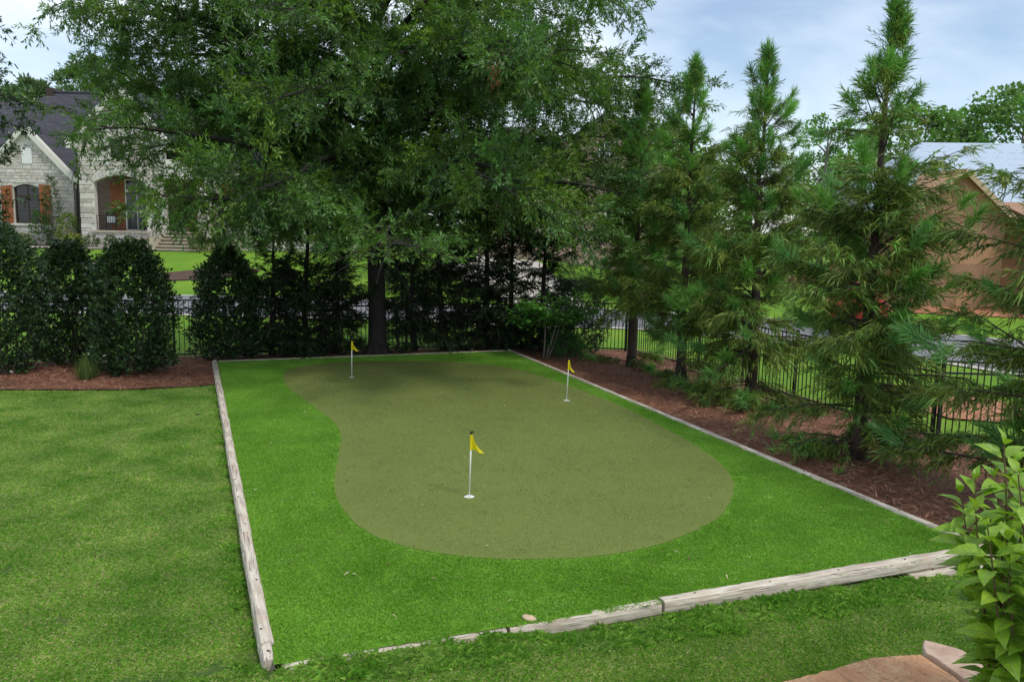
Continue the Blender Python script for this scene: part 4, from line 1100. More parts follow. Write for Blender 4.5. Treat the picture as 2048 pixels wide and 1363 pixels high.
# ------------------------------------------------------------------ vegetation
def polyline(rng, start, d, L, n, wander=.1, bend=(0, 0, 0)):
    """gently wandering branch; bend is added to the direction along its length"""
    p = np.array(start, float); d = np.array(d, float); d /= np.linalg.norm(d); pts = [p.copy()]; st = L / n; bend = np.array(bend, float)
    for i in range(n):
        d = d + rng.normal(0, wander, 3) + bend / n; d /= np.linalg.norm(d); p = p + d * st; pts.append(p.copy())
    return np.array(pts)

def sample(pts, t_):
    """points and directions at fractions t_ along a polyline"""
    n = len(pts) - 1; f_ = np.clip(np.asarray(t_) * n, 0, n - 1e-6); i = f_.astype(int); a = (f_ - i)[:, None]
    return pts[i] * (1 - a) + pts[i + 1] * a, nrm(pts[i + 1] - pts[i])

def twig_prisms(p0, p1, r0):
    """three-sided twigs as quads (N*3,4,3)"""
    d = nrm(p1 - p0); a = nrm(np.cross(d, np.array([.3, .2, 1.]))); b = np.cross(d, a); out = []
    for k in range(3):
        t0, t1 = 2 * PI * k / 3, 2 * PI * (k + 1) / 3
        c0 = a * math.cos(t0) + b * math.sin(t0); c1 = a * math.cos(t1) + b * math.sin(t1)
        out.append(np.stack([p0 + c0 * r0, p0 + c1 * r0, p1 + c1 * r0 * .5, p1 + c0 * r0 * .5], 1))
    return np.concatenate(out)

def add_np(me_name, quads, mat, parent):
    return link(me_name, np_mesh(me_name, quads, 4), mat, parent)

def rand_dirs(rng, d, ang, n=None):
    """directions at about ang (radians) from d, random roll"""
    m = len(d); a = nrm(np.cross(d, rng.normal(0, 1, (m, 3)))); 
    ang = np.asarray(ang).reshape(-1, 1); return nrm(d * np.cos(ang) + a * np.sin(ang))

# ---------------------------------------------------------------- the big willow oak
def oak_sprays(n=6):
    out = []
    for k in range(n):
        rng = np.random.default_rng(500 + k); m = 16
        L0 = rng.uniform(.30, .42); tip = np.array([L0, rng.normal(0, .03), -.03])
        f_ = np.linspace(.10, 1.0, m) + rng.normal(0, .02, m); base = tip[None] * f_[:, None]
        ang = np.where(f_ > .86, rng.uniform(.15, .9, m), rng.uniform(.55, 1.1, m)); ph = rng.uniform(0, 2 * PI, m)
        d = np.stack([np.cos(ang), np.sin(ang) * np.cos(ph), np.sin(ang) * np.sin(ph) * .7], 1)
        up = rng.normal(0, .4, (m, 3)) + [0, 0, 1.]
        q = leaf_quads(base, d, up, rng.uniform(.08, .13, m), rng.uniform(.024, .032, m), .10, .42)
        c = jitter_cols(rng, (0.102, 0.203, 0.046), m, .18, .06)
        out.append(([(q, c, 0), (twig_prisms(np.zeros((1, 3)), tip[None], .003)[:2], None, 1)], [MATS['oak_leaf'], MATS['bark_dark']]))
    return out
def willow_oak(loc):
    rng = np.random.default_rng(21)
    e = tag(empty('oak_tree', (loc[0], loc[1], H1(*loc))), 'huge narrow-leaved oak spreading over the back of the putting green', 'tree')
    wood = MB()
    trunk = [(0, 0, -.1), (.01, 0, .25), (0, .01, 1.2), (-.03, .02, 2.6), (.02, .05, 4.2), (.05, .02, 6), (.0, .05, 8), (.05, .0, 10), (.0, .0, 12)]
    wood.tube(trunk, [.30, .23, .205, .20, .18, .15, .12, .07, .02], 14)
    for k in range(7):      # root flare
        a = k * .9; wood.tube([(math.cos(a) * .12, math.sin(a) * .12, .32), (math.cos(a) * .24, math.sin(a) * .24, .06), (math.cos(a) * .36, math.sin(a) * .36, -.08)], [.1, .09, .05], 6)
    TP = np.array(trunk, float)
    def trunk_at(z): return np.array([np.interp(z, TP[:, 2], TP[:, 0]), np.interp(z, TP[:, 2], TP[:, 1]), z])
    T0 = []; TD = []; TC = []; SC = []
    nl = 44; LIMBS = []
    for i in range(nl):
        f_ = min(max((i + rng.uniform(-.3, .3)) / nl, 0), .999); z = 2.75 + 8.3 * f_ ** 1.15; az = i * 2.39996 + rng.normal(0, .25)
        LIMBS.append((z, az, np.interp(z, [2.7, 4, 6, 8, 10, 11.2], [6.6, 7.2, 6.9, 5.7, 3.6, 1.6]) * rng.uniform(.78, 1.06)))
    for z, deg, rc in [(3.3, 160, 4.2), (3.9, 185, 4.8), (4.4, 168, 6.0), (4.9, 158, 6.6), (5.3, 150, 6.6), (5.0, 180, 6.7), (5.7, 165, 6.9), (5.9, 174, 7.2), (6.1, 157, 7.2), (4.6, -15, 6.6), (5.1, 2, 6.6), (3.9, -30, 6.0), (3.4, -22, 5.4), (4.3, -8, 6.4), (5.3, -35, 6.6), (6.3, -18, 6.5), (6.9, 5, 6.0), (4.0, -92, 6.6), (4.7, -118, 6.6), (5.6, -75, 6.4), (6.5, -105, 5.8), (3.6, -135, 6.4)]:
        LIMBS.append((z, math.radians(deg), rc))
    for k in range(30):
        LIMBS.append((rng.uniform(3.6, 8.4), math.radians(-111) + rng.uniform(-1.5, 1.5), rng.uniform(1.6, 4.2)))
    for i, (z, az, reach) in enumerate(LIMBS):
        reach *= 1 - .09 * max(0, math.cos(az - 2.773)) + .06 * max(0, math.cos(az + .37))
        if z < 4: reach *= 1 - .30 * max(0, math.cos(az - 2.773))
        el = np.interp(z, [2.7, 4, 6, 8, 11], [.18, .28, .46, .66, 1.1]) + rng.normal(0, .09)
        drop = np.interp(z, [2.7, 4, 6, 9, 11], [-.50, -.55, -.5, -.3, 0])
        d = (math.cos(az) * math.cos(el), math.sin(az) * math.cos(el), math.sin(el))
        n = 14; pts = polyline(rng, trunk_at(z), d, reach, n, .06, (0, 0, drop))
        lft = pts @ np.array([-.933, .359, 0]); pts[:, 2] = np.maximum(pts[:, 2], np.where(lft > 3.0, 2.9 + 1.6 * sm((lft - 3.2) / 2.0), 0))
        if pts[-1, 2] < 2.75: pts[:, 2] += np.linspace(0, 2.85 - pts[-1, 2], n + 1)
        r0 = .030 + .010 * reach
        wood.tube(pts[:], np.linspace(r0, .010, n + 1), 7)
        ns = int(reach / .23)
        ts = np.clip(np.linspace(.20, .99, ns) + rng.normal(0, .012, ns), .15, 1)
        P_, D_ = sample(pts, ts)
        for j in range(ns):
            side = np.cross(D_[j], [0, 0, 1.]); side /= np.linalg.norm(side); s_ = 1 if j % 2 else -1
            L = (.6 + 1.15 * (1 - abs(ts[j] - .5) * 1.2)) * rng.uniform(.65, 1.25)
            dd = D_[j] * rng.uniform(.5, 1.0) + side * s_ * rng.uniform(.4, 1.0) + np.array([0, 0, rng.normal(.12, .48)])
            sp = polyline(rng, P_[j], dd, L, 5, .10, (0, 0, -.35))
            wood.tube(sp, np.linspace(.012, .004, 6), 3, False)
            hi = P_[j][2] > 9.0
            nt = max(5, int(L / (.36 if hi else .068 if P_[j][1] < 1.5 or abs(P_[j][0]) > 3.5 else .14)))
            tt = rng.uniform(.05, 1.0, nt) ** .68; tt[:4] = (.97, 1, 1, .95)
            tp, td = sample(sp, tt)
            tdir = nrm(td * .75 + rng.normal(0, .60, (nt, 3)) + np.array([0, 0, -.03]))
            T0.append(tp); TD.append(tdir); SC.append(rng.uniform(.75, 1.15, nt) * (1.5 if hi else 1))
            tint = 1 + rng.normal(0, .16); hue = rng.random()
            tc_ = np.array([1, 1, 1.]) * tint * (np.array([1.35, 1.2, .8]) if hue > .82 else np.array([.85, .95, 1.15]) if hue < .25 else 1)
            TC.append(np.tile(tc_, (nt, 1)) * rng.uniform(.85, 1.15, (nt, 1)))
    wood.build('trunk', MATS['bark_dark'], e, True)
    T0 = np.concatenate(T0); TD = np.concatenate(TD); TC = np.concatenate(TC); SC = np.concatenate(SC)
    k_ = (T0[:, 2] + .5 * TD[:, 2] * .4) > 2.72 + 1.5 * sm((T0 @ np.array([-.933, .359, 0]) - 3.3) / 2.0) + rng.normal(0, .10, len(T0)); k_ &= ~((T0[:, 1] > 1.5) & (np.random.default_rng(4).random(len(T0)) < .4)); T0, TD, TC, SC = T0[k_], TD[k_], TC[k_], SC[k_]; n = len(T0)
    V_ = oak_sprays(); sprays('crown', e, T0, TD, rng.normal(0, .5, n), SC, TC, rng.integers(0, len(V_), n), V_)
    print('oak sprays', n)
    # a hanging spray of dead brown leaves
    m = 60; b0 = rng.normal(0, 1, (m, 3)) * np.array([.05, .05, .14]) + np.array([.62, -6.4, 5.62])
    q = leaf_quads(b0, rng.normal(0, .35, (m, 3)) + np.array([0, 0, -1.]), rng.normal(0, 1, (m, 3)), rng.uniform(.07, .11, m), rng.uniform(.014, .02, m), .1)
    tag(link('dead_spray', np_mesh('dead_spray', q, 4, jitter_cols(rng, (0.20, 0.09, 0.045), m)), MATS['dead_leaf'], e), kind='stuff')
    return e
willow_oak((4.15, 19.86))

# ---------------------------------------------------------------- cedars (open, tufted conifers)
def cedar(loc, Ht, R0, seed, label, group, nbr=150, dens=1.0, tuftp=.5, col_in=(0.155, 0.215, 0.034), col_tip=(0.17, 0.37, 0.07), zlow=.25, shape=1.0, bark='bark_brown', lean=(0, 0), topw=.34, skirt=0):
    rng = np.random.default_rng(seed)
    e = tag(empty('cedar_tree', (loc[0], loc[1], H1(*loc))), label, 'tree', group)
    wood = MB(); nseg = 12
    zz = np.linspace(-.1, Ht, nseg + 1)
    tr = np.stack([np.cumsum(rng.normal(0, .02, nseg + 1)) + lean[0] * zz / Ht, np.cumsum(rng.normal(0, .02, nseg + 1)) + lean[1] * zz / Ht, zz], 1); tr[0, :2] = 0
    rt = .028 + .013 * Ht
    wood.tube(tr, np.interp(zz, [-.1, .2, Ht], [rt * 1.35, rt, .008]), 9)
    A0 = []; A1 = []; KIND = []        # cord axes
    B0 = []; BD = []; BN = []          # branchlets
    tuft_c = []; tuft_d = []; tuft_r = []
    bald = rng.uniform(0, 6.28, 4); bz = rng.uniform(.25, .95, 4) * Ht
    for i in range(nbr):
        f_ = (i + rng.random()) / nbr; z = zlow + (Ht - zlow - .1) * f_ ** 1.12
        az = i * 2.39996 + rng.normal(0, .4); g = 1 - (z - zlow) / (Ht - zlow)
        if i >= skirt and any(math.cos(az - b_) > .55 and abs(z - z_) < .38 for b_, z_ in zip(bald, bz)): continue
        L = R0 * (g ** shape * (1 - topw * .35) + topw * .35 * min(1, g * 6)) * rng.uniform(.32, 1.3) * (1 - .4 * max(0, (g - .7) / .3))
        L = max(L, .12)
        el = np.interp(g, [0, .25, .7, 1], [1.15, .85, .50, .05]) + rng.normal(0, .16)
        d = (math.cos(az) * math.cos(el), math.sin(az) * math.cos(el), math.sin(el))
        p0 = np.array([np.interp(z, tr[:, 2], tr[:, 0]), np.interp(z, tr[:, 2], tr[:, 1]), z])
        if i < skirt:      # long low boughs resting near the ground
            z = rng.uniform(.15, .55); L = rng.uniform(.7, 1.25); el = rng.normal(.0, .1); g = .9; d = (math.cos(az) * math.cos(el), math.sin(az) * math.cos(el), math.sin(el)); p0 = np.array([0, 0, z])
        bp_ = polyline(rng, p0, d, L, 7, .06, (0, 0, np.interp(g, [0, .3, 1], [.2, -.25, -.15])))
        bp_[:, 2] = np.maximum(bp_[:, 2], .05)
        wood.tube(bp_, np.linspace(.006 + .010 * L, .004, 8), 5, False)
        tufted = rng.random() < (tuftp if g > .4 else max(tuftp, min(.85, tuftp * 2.2))) or g < .10
        nb = max(4, int(L / .036 * dens * (.22 + .78 * min(1, g * 1.9)))); ts = rng.uniform(.22, .70 if tufted else 1.0, nb); P_, D_ = sample(bp_, ts)
        side = nrm(np.cross(D_, [0, 0, 1.])) * np.where(rng.random(nb) < .5, 1, -1)[:, None]
        bd = nrm(D_ * rng.uniform(.45, 1.0, (nb, 1)) + side * rng.uniform(.3, .95, (nb, 1)) + np.array([0, 0, -.40]) * rng.uniform(-.3, 1.7, (nb, 1)))
        bl = np.clip(rng.uniform(.20, .46, nb) * (.45 + .55 * min(1, L)), .08, .5)
        B0.append(P_); BD.append(bd * bl[:, None]); BN.append(np.full(nb, rng.normal(0, .14)))
        if tufted:
            tuft_c.append(bp_[-1] + (bp_[-1] - bp_[-2]) * .3); tuft_d.append(nrm(bp_[-1] - bp_[-2] + np.array([0, 0, .55 * np.linalg.norm(bp_[-1] - bp_[-2])]))); tuft_r.append(rng.uniform(.14, .27) * (.8 + .35 * g))
    tuft_c.append(tr[-1]); tuft_d.append(np.array([0, 0, 1.])); tuft_r.append(.22)
    wood.build('trunk', MATS[bark], e, True)
    B0 = np.concatenate(B0); BD = np.concatenate(BD); BN = np.concatenate(BN); nb = len(B0); bl = np.linalg.norm(BD, axis=1)
    tc = np.array(tuft_c); td = np.array(tuft_d); trr = np.array(tuft_r); nt = len(tc)
    V_ = CEDAR_COARSE if tuftp < .2 else CEDAR_SPRAYS
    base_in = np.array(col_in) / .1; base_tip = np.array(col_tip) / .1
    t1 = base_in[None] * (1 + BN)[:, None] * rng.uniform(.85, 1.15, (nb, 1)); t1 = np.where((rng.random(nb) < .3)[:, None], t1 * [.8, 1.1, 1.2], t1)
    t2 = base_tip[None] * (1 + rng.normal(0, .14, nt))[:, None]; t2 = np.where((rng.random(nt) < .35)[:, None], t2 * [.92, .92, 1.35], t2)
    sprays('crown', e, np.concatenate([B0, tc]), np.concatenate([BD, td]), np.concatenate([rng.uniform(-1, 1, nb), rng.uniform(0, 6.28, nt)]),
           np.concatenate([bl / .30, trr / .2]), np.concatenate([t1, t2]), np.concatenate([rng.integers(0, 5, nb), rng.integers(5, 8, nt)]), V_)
    return e
def cedar_sprays(mc=17, ws=1.0):
    out = []
    for k in range(5):                     # wispy branchlet, .30 long
        rng = np.random.default_rng(600 + k); m = mc
        f_ = np.linspace(.05, 1, m); base = np.stack([.30 * f_, .015 * np.sin(f_ * 5 + k), -.05 * f_ ** 2], 1)
        ang = rng.uniform(.2, .75, m); ph = rng.uniform(0, 2 * PI, m)
        d = np.stack([np.cos(ang), np.sin(ang) * np.cos(ph), np.sin(ang) * np.sin(ph) * .8 - .30], 1)
        q = leaf_quads(base, d, rng.normal(0, 1, (m, 3)) + [0, 0, .6], rng.uniform(.08, .17, m), rng.uniform(.011, .016, m) * ws, .34, .42)
        out.append(([(q, jitter_cols(rng, (.1, .1, .1), m, .2, .08), 0), (twig_prisms(np.zeros((1, 3)), base[-1][None], .003)[:1], None, 1)], [MATS['cedar_needle'], MATS['bark_brown']]))
    for k in range(3):                     # bottle-brush tuft, radius .2
        rng = np.random.default_rng(620 + k); m = 200
        ax = np.zeros((m, 3)); ax[:, 0] = (rng.random(m) - .8) * .34; ax += rng.normal(0, .018, (m, 3))
        ang = np.abs(rng.normal(.55, .36, m)); ph = rng.uniform(0, 2 * PI, m)
        d = np.stack([np.cos(ang), np.sin(ang) * np.cos(ph), np.sin(ang) * np.sin(ph)], 1)
        q = leaf_quads(ax, d, rng.normal(0, 1, (m, 3)), .2 * rng.uniform(.6, 1.15, m), rng.uniform(.009, .014, m), .08, .5)
        out.append(([(q, jitter_cols(rng, (.1, .1, .1), m, .18, .07), 0)], [MATS['cedar_needle'], MATS['bark_brown']]))
    return out
CEDAR_SPRAYS = cedar_sprays(); CEDAR_COARSE = cedar_sprays(9, 1.6)
G1 = 'tufted cedars in the right-hand bed'
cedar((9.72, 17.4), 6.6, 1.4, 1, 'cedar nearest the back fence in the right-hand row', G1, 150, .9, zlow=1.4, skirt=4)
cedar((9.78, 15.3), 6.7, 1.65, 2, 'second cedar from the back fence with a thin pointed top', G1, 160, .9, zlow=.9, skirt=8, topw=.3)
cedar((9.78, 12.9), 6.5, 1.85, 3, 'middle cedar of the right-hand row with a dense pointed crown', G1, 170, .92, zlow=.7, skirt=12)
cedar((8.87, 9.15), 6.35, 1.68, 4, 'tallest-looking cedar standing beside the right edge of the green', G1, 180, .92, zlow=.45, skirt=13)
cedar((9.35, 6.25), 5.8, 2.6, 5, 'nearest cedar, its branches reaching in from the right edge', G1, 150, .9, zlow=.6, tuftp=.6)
G2 = 'shaded conifers along the back fence'
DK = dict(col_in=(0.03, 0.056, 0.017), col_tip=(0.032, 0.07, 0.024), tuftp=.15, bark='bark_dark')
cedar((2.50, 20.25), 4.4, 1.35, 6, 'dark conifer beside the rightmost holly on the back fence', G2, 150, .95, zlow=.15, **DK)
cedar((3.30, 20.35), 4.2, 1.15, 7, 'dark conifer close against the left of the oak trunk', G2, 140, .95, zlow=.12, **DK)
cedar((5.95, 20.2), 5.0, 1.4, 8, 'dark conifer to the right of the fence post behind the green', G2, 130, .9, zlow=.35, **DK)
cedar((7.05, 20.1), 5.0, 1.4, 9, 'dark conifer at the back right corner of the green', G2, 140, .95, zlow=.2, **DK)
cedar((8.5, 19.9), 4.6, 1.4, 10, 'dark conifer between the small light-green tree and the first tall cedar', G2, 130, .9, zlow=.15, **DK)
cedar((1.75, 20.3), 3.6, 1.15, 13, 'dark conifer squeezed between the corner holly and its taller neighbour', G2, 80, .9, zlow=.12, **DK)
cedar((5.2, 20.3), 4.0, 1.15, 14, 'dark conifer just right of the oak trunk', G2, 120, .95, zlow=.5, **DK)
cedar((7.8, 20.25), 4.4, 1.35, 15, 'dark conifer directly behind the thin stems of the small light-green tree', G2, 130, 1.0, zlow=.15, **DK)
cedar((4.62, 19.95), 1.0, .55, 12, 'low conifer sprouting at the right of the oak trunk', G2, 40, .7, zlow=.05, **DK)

# ---------------------------------------------------------------- leafy shrubs
def shrub(name, loc, size, seed, label, cat, group, nleaf, leafL, leafW, col, mat, stems=5, lumps=.22, zlow=.05, hexl=False, taper=.35, edge=.55, stemmat='bark_grey', parent_rz=0, droop=.1):
    """foliage spread through a lumpy column; size = (rx, ry, height)"""
    rng = np.random.default_rng(seed)
    e = tag(empty(name, (loc[0], loc[1], loc[2] if len(loc) > 2 else H1(*loc[:2]))), label, cat, group)
    rx, ry, h = size; wood = MB(); ends = []
    for k in range(stems):
        a = rng.uniform(0, 2 * PI); r = rng.random() ** .5
        d = np.array([math.cos(a) * r * rx * .7, math.sin(a) * r * ry * .7, h * rng.uniform(.7, .95)])
        pts = polyline(rng, (math.cos(a) * .05, math.sin(a) * .05, -.05), d, np.linalg.norm(d), 6, .06)
        wood.tube(pts, np.linspace(.008 + .006 * h, .004, 7), 5, False); ends.append(pts)
    # clumps: many short leafy shoots
    m = nleaf // (5 if mat == 'holly_leaf' else 9)
    zc = zlow + (h - zlow) * rng.random(m) ** .9; a = rng.uniform(0, 2 * PI, m)
    prof = np.interp(zc / h, [0, .12, .45, .8, 1.0], [.62, .88, 1.0, 1 - taper * .6, 1 - taper * 1.9 if taper < .5 else .08])
    lump = 1 + lumps * (np.sin(a * 3 + zc * 5.1 / max(h, .5) * 2 + seed) * .6 + np.sin(a * 5 - zc * 7 / max(h, .5) + seed * 2) * .5 + rng.normal(0, .5, m))
    rr = prof * np.maximum(lump, .2) * (1 - edge * rng.random(m) ** 2.2)
    c = np.stack([rr * rx * np.cos(a), rr * ry * np.sin(a), zc], 1)
    out = nrm(np.stack([np.cos(a) / 1, np.sin(a), .55 + 0 * a], 1) + rng.normal(0, .45, (m, 3)))
    wood.build('stems', MATS[stemmat], e)
    vk = (round(leafL, 3), round(leafW, 3), hexl, mat, stemmat)
    if vk not in SHOOTS: SHOOTS[vk] = shoot_meshes(*vk, droop)
    V_ = SHOOTS[vk]
    tint = np.tile(np.array(col) / .1, (m, 1)) * (1 + rng.normal(0, .18, m))[:, None] * (1 + rng.normal(0, .06, (m, 3)))
    sprays('foliage', e, c, out, rng.uniform(0, 6.28, m), rng.uniform(.8, 1.2, m), np.clip(tint, .05, 5), rng.integers(0, len(V_), m), V_)
    return e
SHOOTS = {}
def shoot_meshes(leafL, leafW, hexl, mat, stemmat, droop):
    out = []
    for k in range(4):
        rng = np.random.default_rng(700 + k); K = 10; f_ = np.arange(K) / (K - 1); sl = 2.3 * leafL
        base = np.stack([f_ * sl, 0 * f_, 0 * f_], 1); ang = np.where(f_ > .8, rng.uniform(.1, .6, K), rng.uniform(.5, 1.25, K)); ph = np.arange(K) * 2.4 + rng.normal(0, .3, K)
        d = np.stack([np.cos(ang), np.sin(ang) * np.cos(ph), np.sin(ang) * np.sin(ph)], 1)
        up = np.stack([np.cos(ang + PI / 2), 0 * ang, 0 * ang + .6], 1) * -1 + rng.normal(0, .5, (K, 3))
        q = (leaf_hex if hexl else leaf_quads)(base, d, up, leafL * rng.uniform(.65, 1.2, K), leafW * rng.uniform(.75, 1.2, K), droop)
        cv = jitter_cols(rng, (.1, .1, .1), K, .2, .06); cv[f_ > .75] *= [1.3, 1.25, 1.1]
        out.append(([(q, cv, 0), (twig_prisms(np.zeros((1, 3)), base[-1][None], .0025)[:1], None, 1)], [MATS[mat], MATS[stemmat]]))
    return out
HG = 'clipped hollies along the back fence'
HC = (0.03, 0.072, 0.02)
shrub('holly_shrub', (-3.65, 19.2), (.72, .62, 2.95), 31, 'leftmost dark holly, cut off by the picture edge', 'shrub', HG, 10000, .07, .044, HC, 'holly_leaf', 6, lumps=.24, taper=.4)
shrub('holly_shrub', (-2.45, 20.15), (.66, .55, 2.6), 32, 'second dark holly from the left, set back against the fence', 'shrub', HG, 9500, .07, .044, HC, 'holly_leaf', 6, lumps=.24, taper=.4, edge=.7)
shrub('holly_shrub', (-1.14, 18.55), (.70, .64, 2.62), 33, 'broad dark holly left of the gap in the row', 'shrub', HG, 11500, .07, .044, HC, 'holly_leaf', 6, lumps=.24, taper=.4)
shrub('holly_shrub', (.78, 20.0), (.70, .55, 2.5), 34, 'dark holly at the back left corner of the green', 'shrub', HG, 10500, .07, .044, HC, 'holly_leaf', 6, lumps=.24, taper=.55)
shrub('evergreen_shrub', (9.3, 19.5), (.75, .6, 1.9), 35, 'dark rounded evergreen behind the small light-green tree', 'shrub', None, 6500, .055, .026, (0.025, 0.06, 0.018), 'holly_leaf', 6)
shrub('leafy_shrub', (8.45, 18.3), (.42, .38, .62), 36, 'low fresh green bush in front of the back right evergreen', 'shrub', None, 1800, .07, .03, (0.045, 0.14, 0.03), 'shrub_leaf', 5)
# small tree with broad leaves
rng = np.random.default_rng(77)
e = tag(empty('young_tree', (7.86, 18.25, H1(7.86, 18.25))), 'small broad-leaved tree with flat layered foliage on thin pale stems', 'tree')
wood = MB(); B_ = []
for k in range(3):
    st = polyline(rng, (k * .05 - .05, 0, -.05), (.26 + .16 * (k - 1), -.05, 1), 1.45, 6, .05); wood.tube(st, np.linspace(.026, .012, 7), 6)
    for j in range(9):
        a = rng.uniform(0, 2 * PI); p = sample(st, [rng.uniform(.6, 1)])[0][0]
        br_ = polyline(rng, p, (math.cos(a), math.sin(a) * .8, .38), rng.uniform(.6, 1.15), 6, .08, (0, 0, -.3)); wood.tube(br_, np.linspace(.010, .003, 7), 4, False); B_.append(br_)
wood.build('trunk', MATS['bark_grey'], e, True)
bs = []; ds = []
for br_ in B_:
    n = 70; p, d = sample(br_, rng.uniform(.25, 1, n)); bs.append(p + rng.normal(0, 1, (n, 3)) * [.12, .12, .05]); ds.append(d * .5 + rng.normal(0, .7, (n, 3)) * [1, 1, .35])
bs = np.concatenate(bs); ds = np.concatenate(ds); n = len(bs)
q = leaf_hex(bs, ds, rng.normal(0, .3, (n, 3)) + [0, 0, 1.], rng.uniform(.07, .12, n), rng.uniform(.055, .085, n), .12)
link('crown', np_mesh('crown', q, 6, jitter_cols(rng, (0.12, 0.31, 0.055), n, .2, .08)), MATS['soft_leaf'], e)

# clump of fine grass in the left bed
def grass_clump(loc, seed, label, n, h, r, col):
    rng = np.random.default_rng(seed); e = tag(empty('grass_clump', (loc[0], loc[1], H1(*loc))), label, 'grass')
    a = rng.uniform(0, 2 * PI, n); ln = np.abs(rng.normal(.35, .25, n)); d = np.stack([np.cos(a) * np.sin(ln), np.sin(a) * np.sin(ln), np.cos(ln)], 1)
    b = np.stack([np.cos(a), np.sin(a), 0 * a], 1) * (r * rng.random(n))[:, None]
    L = h * rng.uniform(.5, 1.15, n); q = leaf_quads(b, d, np.stack([np.cos(a), np.sin(a), 1 + 0 * a], 1), L, rng.uniform(.006, .010, n), .28, .45)
    link('blades', np_mesh('blades', q, 4, jitter_cols(rng, col, n)), MATS['soft_leaf'], e); return e
grass_clump((-1.95, 17.95), 41, 'fine pale-green grass clump in the straw before the hollies', 420, .48, .10, (0.13, 0.20, 0.05))
grass_clump((8.02, 6.0), 42, 'dark low grassy plant beside the right edging timber', 240, .25, .08, (0.04, 0.09, 0.03))

# ---------------------------------------------------------------- overhanging pin oak at the left edge
rng = np.random.default_rng(88)
px_, py_ = -4.9, 14.6
e = tag(empty('pin_oak', (px_, py_, H1(px_, py_))), 'lobed-leaf oak whose boughs hang in at the top left', 'tree')
wood = MB(); wood.tube([(0, 0, -.1), (0, 0, .4), (.05, 0, 3), (0, .05, 6), (.05, 0, 9)], [.3, .2, .18, .13, .04], 12)
bs = []; ds = []
for i in range(30):
    z = 3.0 + 5.2 * (i + rng.random()) / 30
    az = rng.normal(.0, .55) if i % 3 else rng.uniform(0, 2 * PI)
    L = rng.uniform(2.0, 3.4) * np.interp(z, [3, 6, 8.5], [1, 1, .6]); el = np.interp(z, [3, 6, 9], [.12, .30, .7])
    lp_ = polyline(rng, (0, 0, z), (math.cos(az) * math.cos(el), math.sin(az) * math.cos(el), math.sin(el)), L, 9, .06, (0, 0, -.45)); wood.tube(lp_, np.linspace(.05, .008, 10), 6, False)
    ns = int(L / .2); P_, D_ = sample(lp_, np.linspace(.25, 1, ns))
    for j in range(ns):
        dd = D_[j] + rng.normal(0, .7, 3) * [1, 1, .5]; sp = polyline(rng, P_[j], dd, rng.uniform(.3, .8), 4, .1, (0, 0, -.3)); wood.tube(sp, np.linspace(.008, .003, 5), 4, False)
        n = 38; p, d = sample(sp, rng.uniform(.15, 1, n)); bs.append(p + rng.normal(0, .05, (n, 3))); ds.append(d * .4 + rng.normal(0, .8, (n, 3)) + [0, 0, -.25])
wood.build('trunk', MATS['bark_dark'], e, True)
bs = np.concatenate(bs); ds = nrm(np.concatenate(ds)); n = len(bs); up = rng.normal(0, .5, (n, 3)) + [0, 0, 1.]
L = rng.uniform(.08, .125, n); side = nrm(np.cross(ds, up))
q = [leaf_quads(bs, ds, up, L, L * .26, .1, .5)]
for s_ in (-1, 1):
    q.append(leaf_quads(bs + ds * (L * .32)[:, None], nrm(ds * .55 + side * s_), up, L * .55, L * .26, .08, .4))
cc = jitter_cols(rng, (0.040, 0.088, 0.030), n, .22, .08)
link('crown', np_mesh('crown', np.concatenate(q), 4, np.concatenate([cc] * 3)), MATS['pin_oak_leaf'], e)
print('pin oak', n)

# ---------------------------------------------------------------- hydrangea at the right edge: every leaf its own piece
def hyd_leaf(seed):
    r = random.Random(seed); rows = 7; vv = []; ff = []
    prof = [.02, .30, .47, .5, .40, .21, .01]
    for i in range(rows):
        t_ = i / (rows - 1); w_ = prof[i] * (.46 + .05 * (seed % 2)); z = -(.10 + .09 * (seed % 4)) * t_ * t_ + .05 * math.sin(t_ * PI)
        fold = .10 + .10 * r.random()
        for s_ in (-1, -.5, 0, .5, 1):
            vv.append((t_, w_ * s_, z + abs(s_) * w_ * fold * 2 - (abs(s_) > .9) * .012 * r.random()))
    for i in range(rows - 1):
        for k in range(4): ff.append((i * 5 + k, (i + 1) * 5 + k, (i + 1) * 5 + k + 1, i * 5 + k + 1))
    me_ = bpy.data.meshes.new('leaf'); me_.from_pydata(vv, [], ff); me_.update(); me_.polygons.foreach_set('use_smooth', np.ones(len(ff), bool)); return me_
t = NT('hydrangea_leaf'); oi = t.node('ShaderNodeObjectInfo'); t.set(Roughness=.42)
tc = t.n.new('ShaderNodeTexCoord'); sep = t.n.new('ShaderNodeSeparateXYZ'); t.l.new(tc.outputs['Object'], sep.inputs[0])
ab = t.node('ShaderNodeMath', operation='ABSOLUTE'); t.l.new(sep.outputs[1], ab.inputs[0])
mu = t.node('ShaderNodeMath', operation='MULTIPLY'); mu.inputs[1].default_value = -.75; t.l.new(ab.outputs[0], mu.inputs[0])
ad = t.node('ShaderNodeMath', operation='ADD'); t.l.new(sep.outputs[0], ad.inputs[0]); t.l.new(mu.outputs[0], ad.inputs[1])
mm = t.node('ShaderNodeMath', operation='MULTIPLY'); mm.inputs[1].default_value = 52.0; t.l.new(ad.outputs[0], mm.inputs[0])
sn = t.node('ShaderNodeMath', operation='SINE'); t.l.new(mm.outputs[0], sn.inputs[0])
vein = t.ramp(sn.outputs[0], [(.80, 0.0), (.97, 1.0)]); rib = t.ramp(ab.outputs[0], [(.006, 1.0), (.014, 0.0)])
c = t.ramp(oi.outputs['Random'], [(0, (0.15, 0.29, 0.018)), (.6, (0.22, 0.40, 0.024)), (1, (0.28, 0.47, 0.03))])
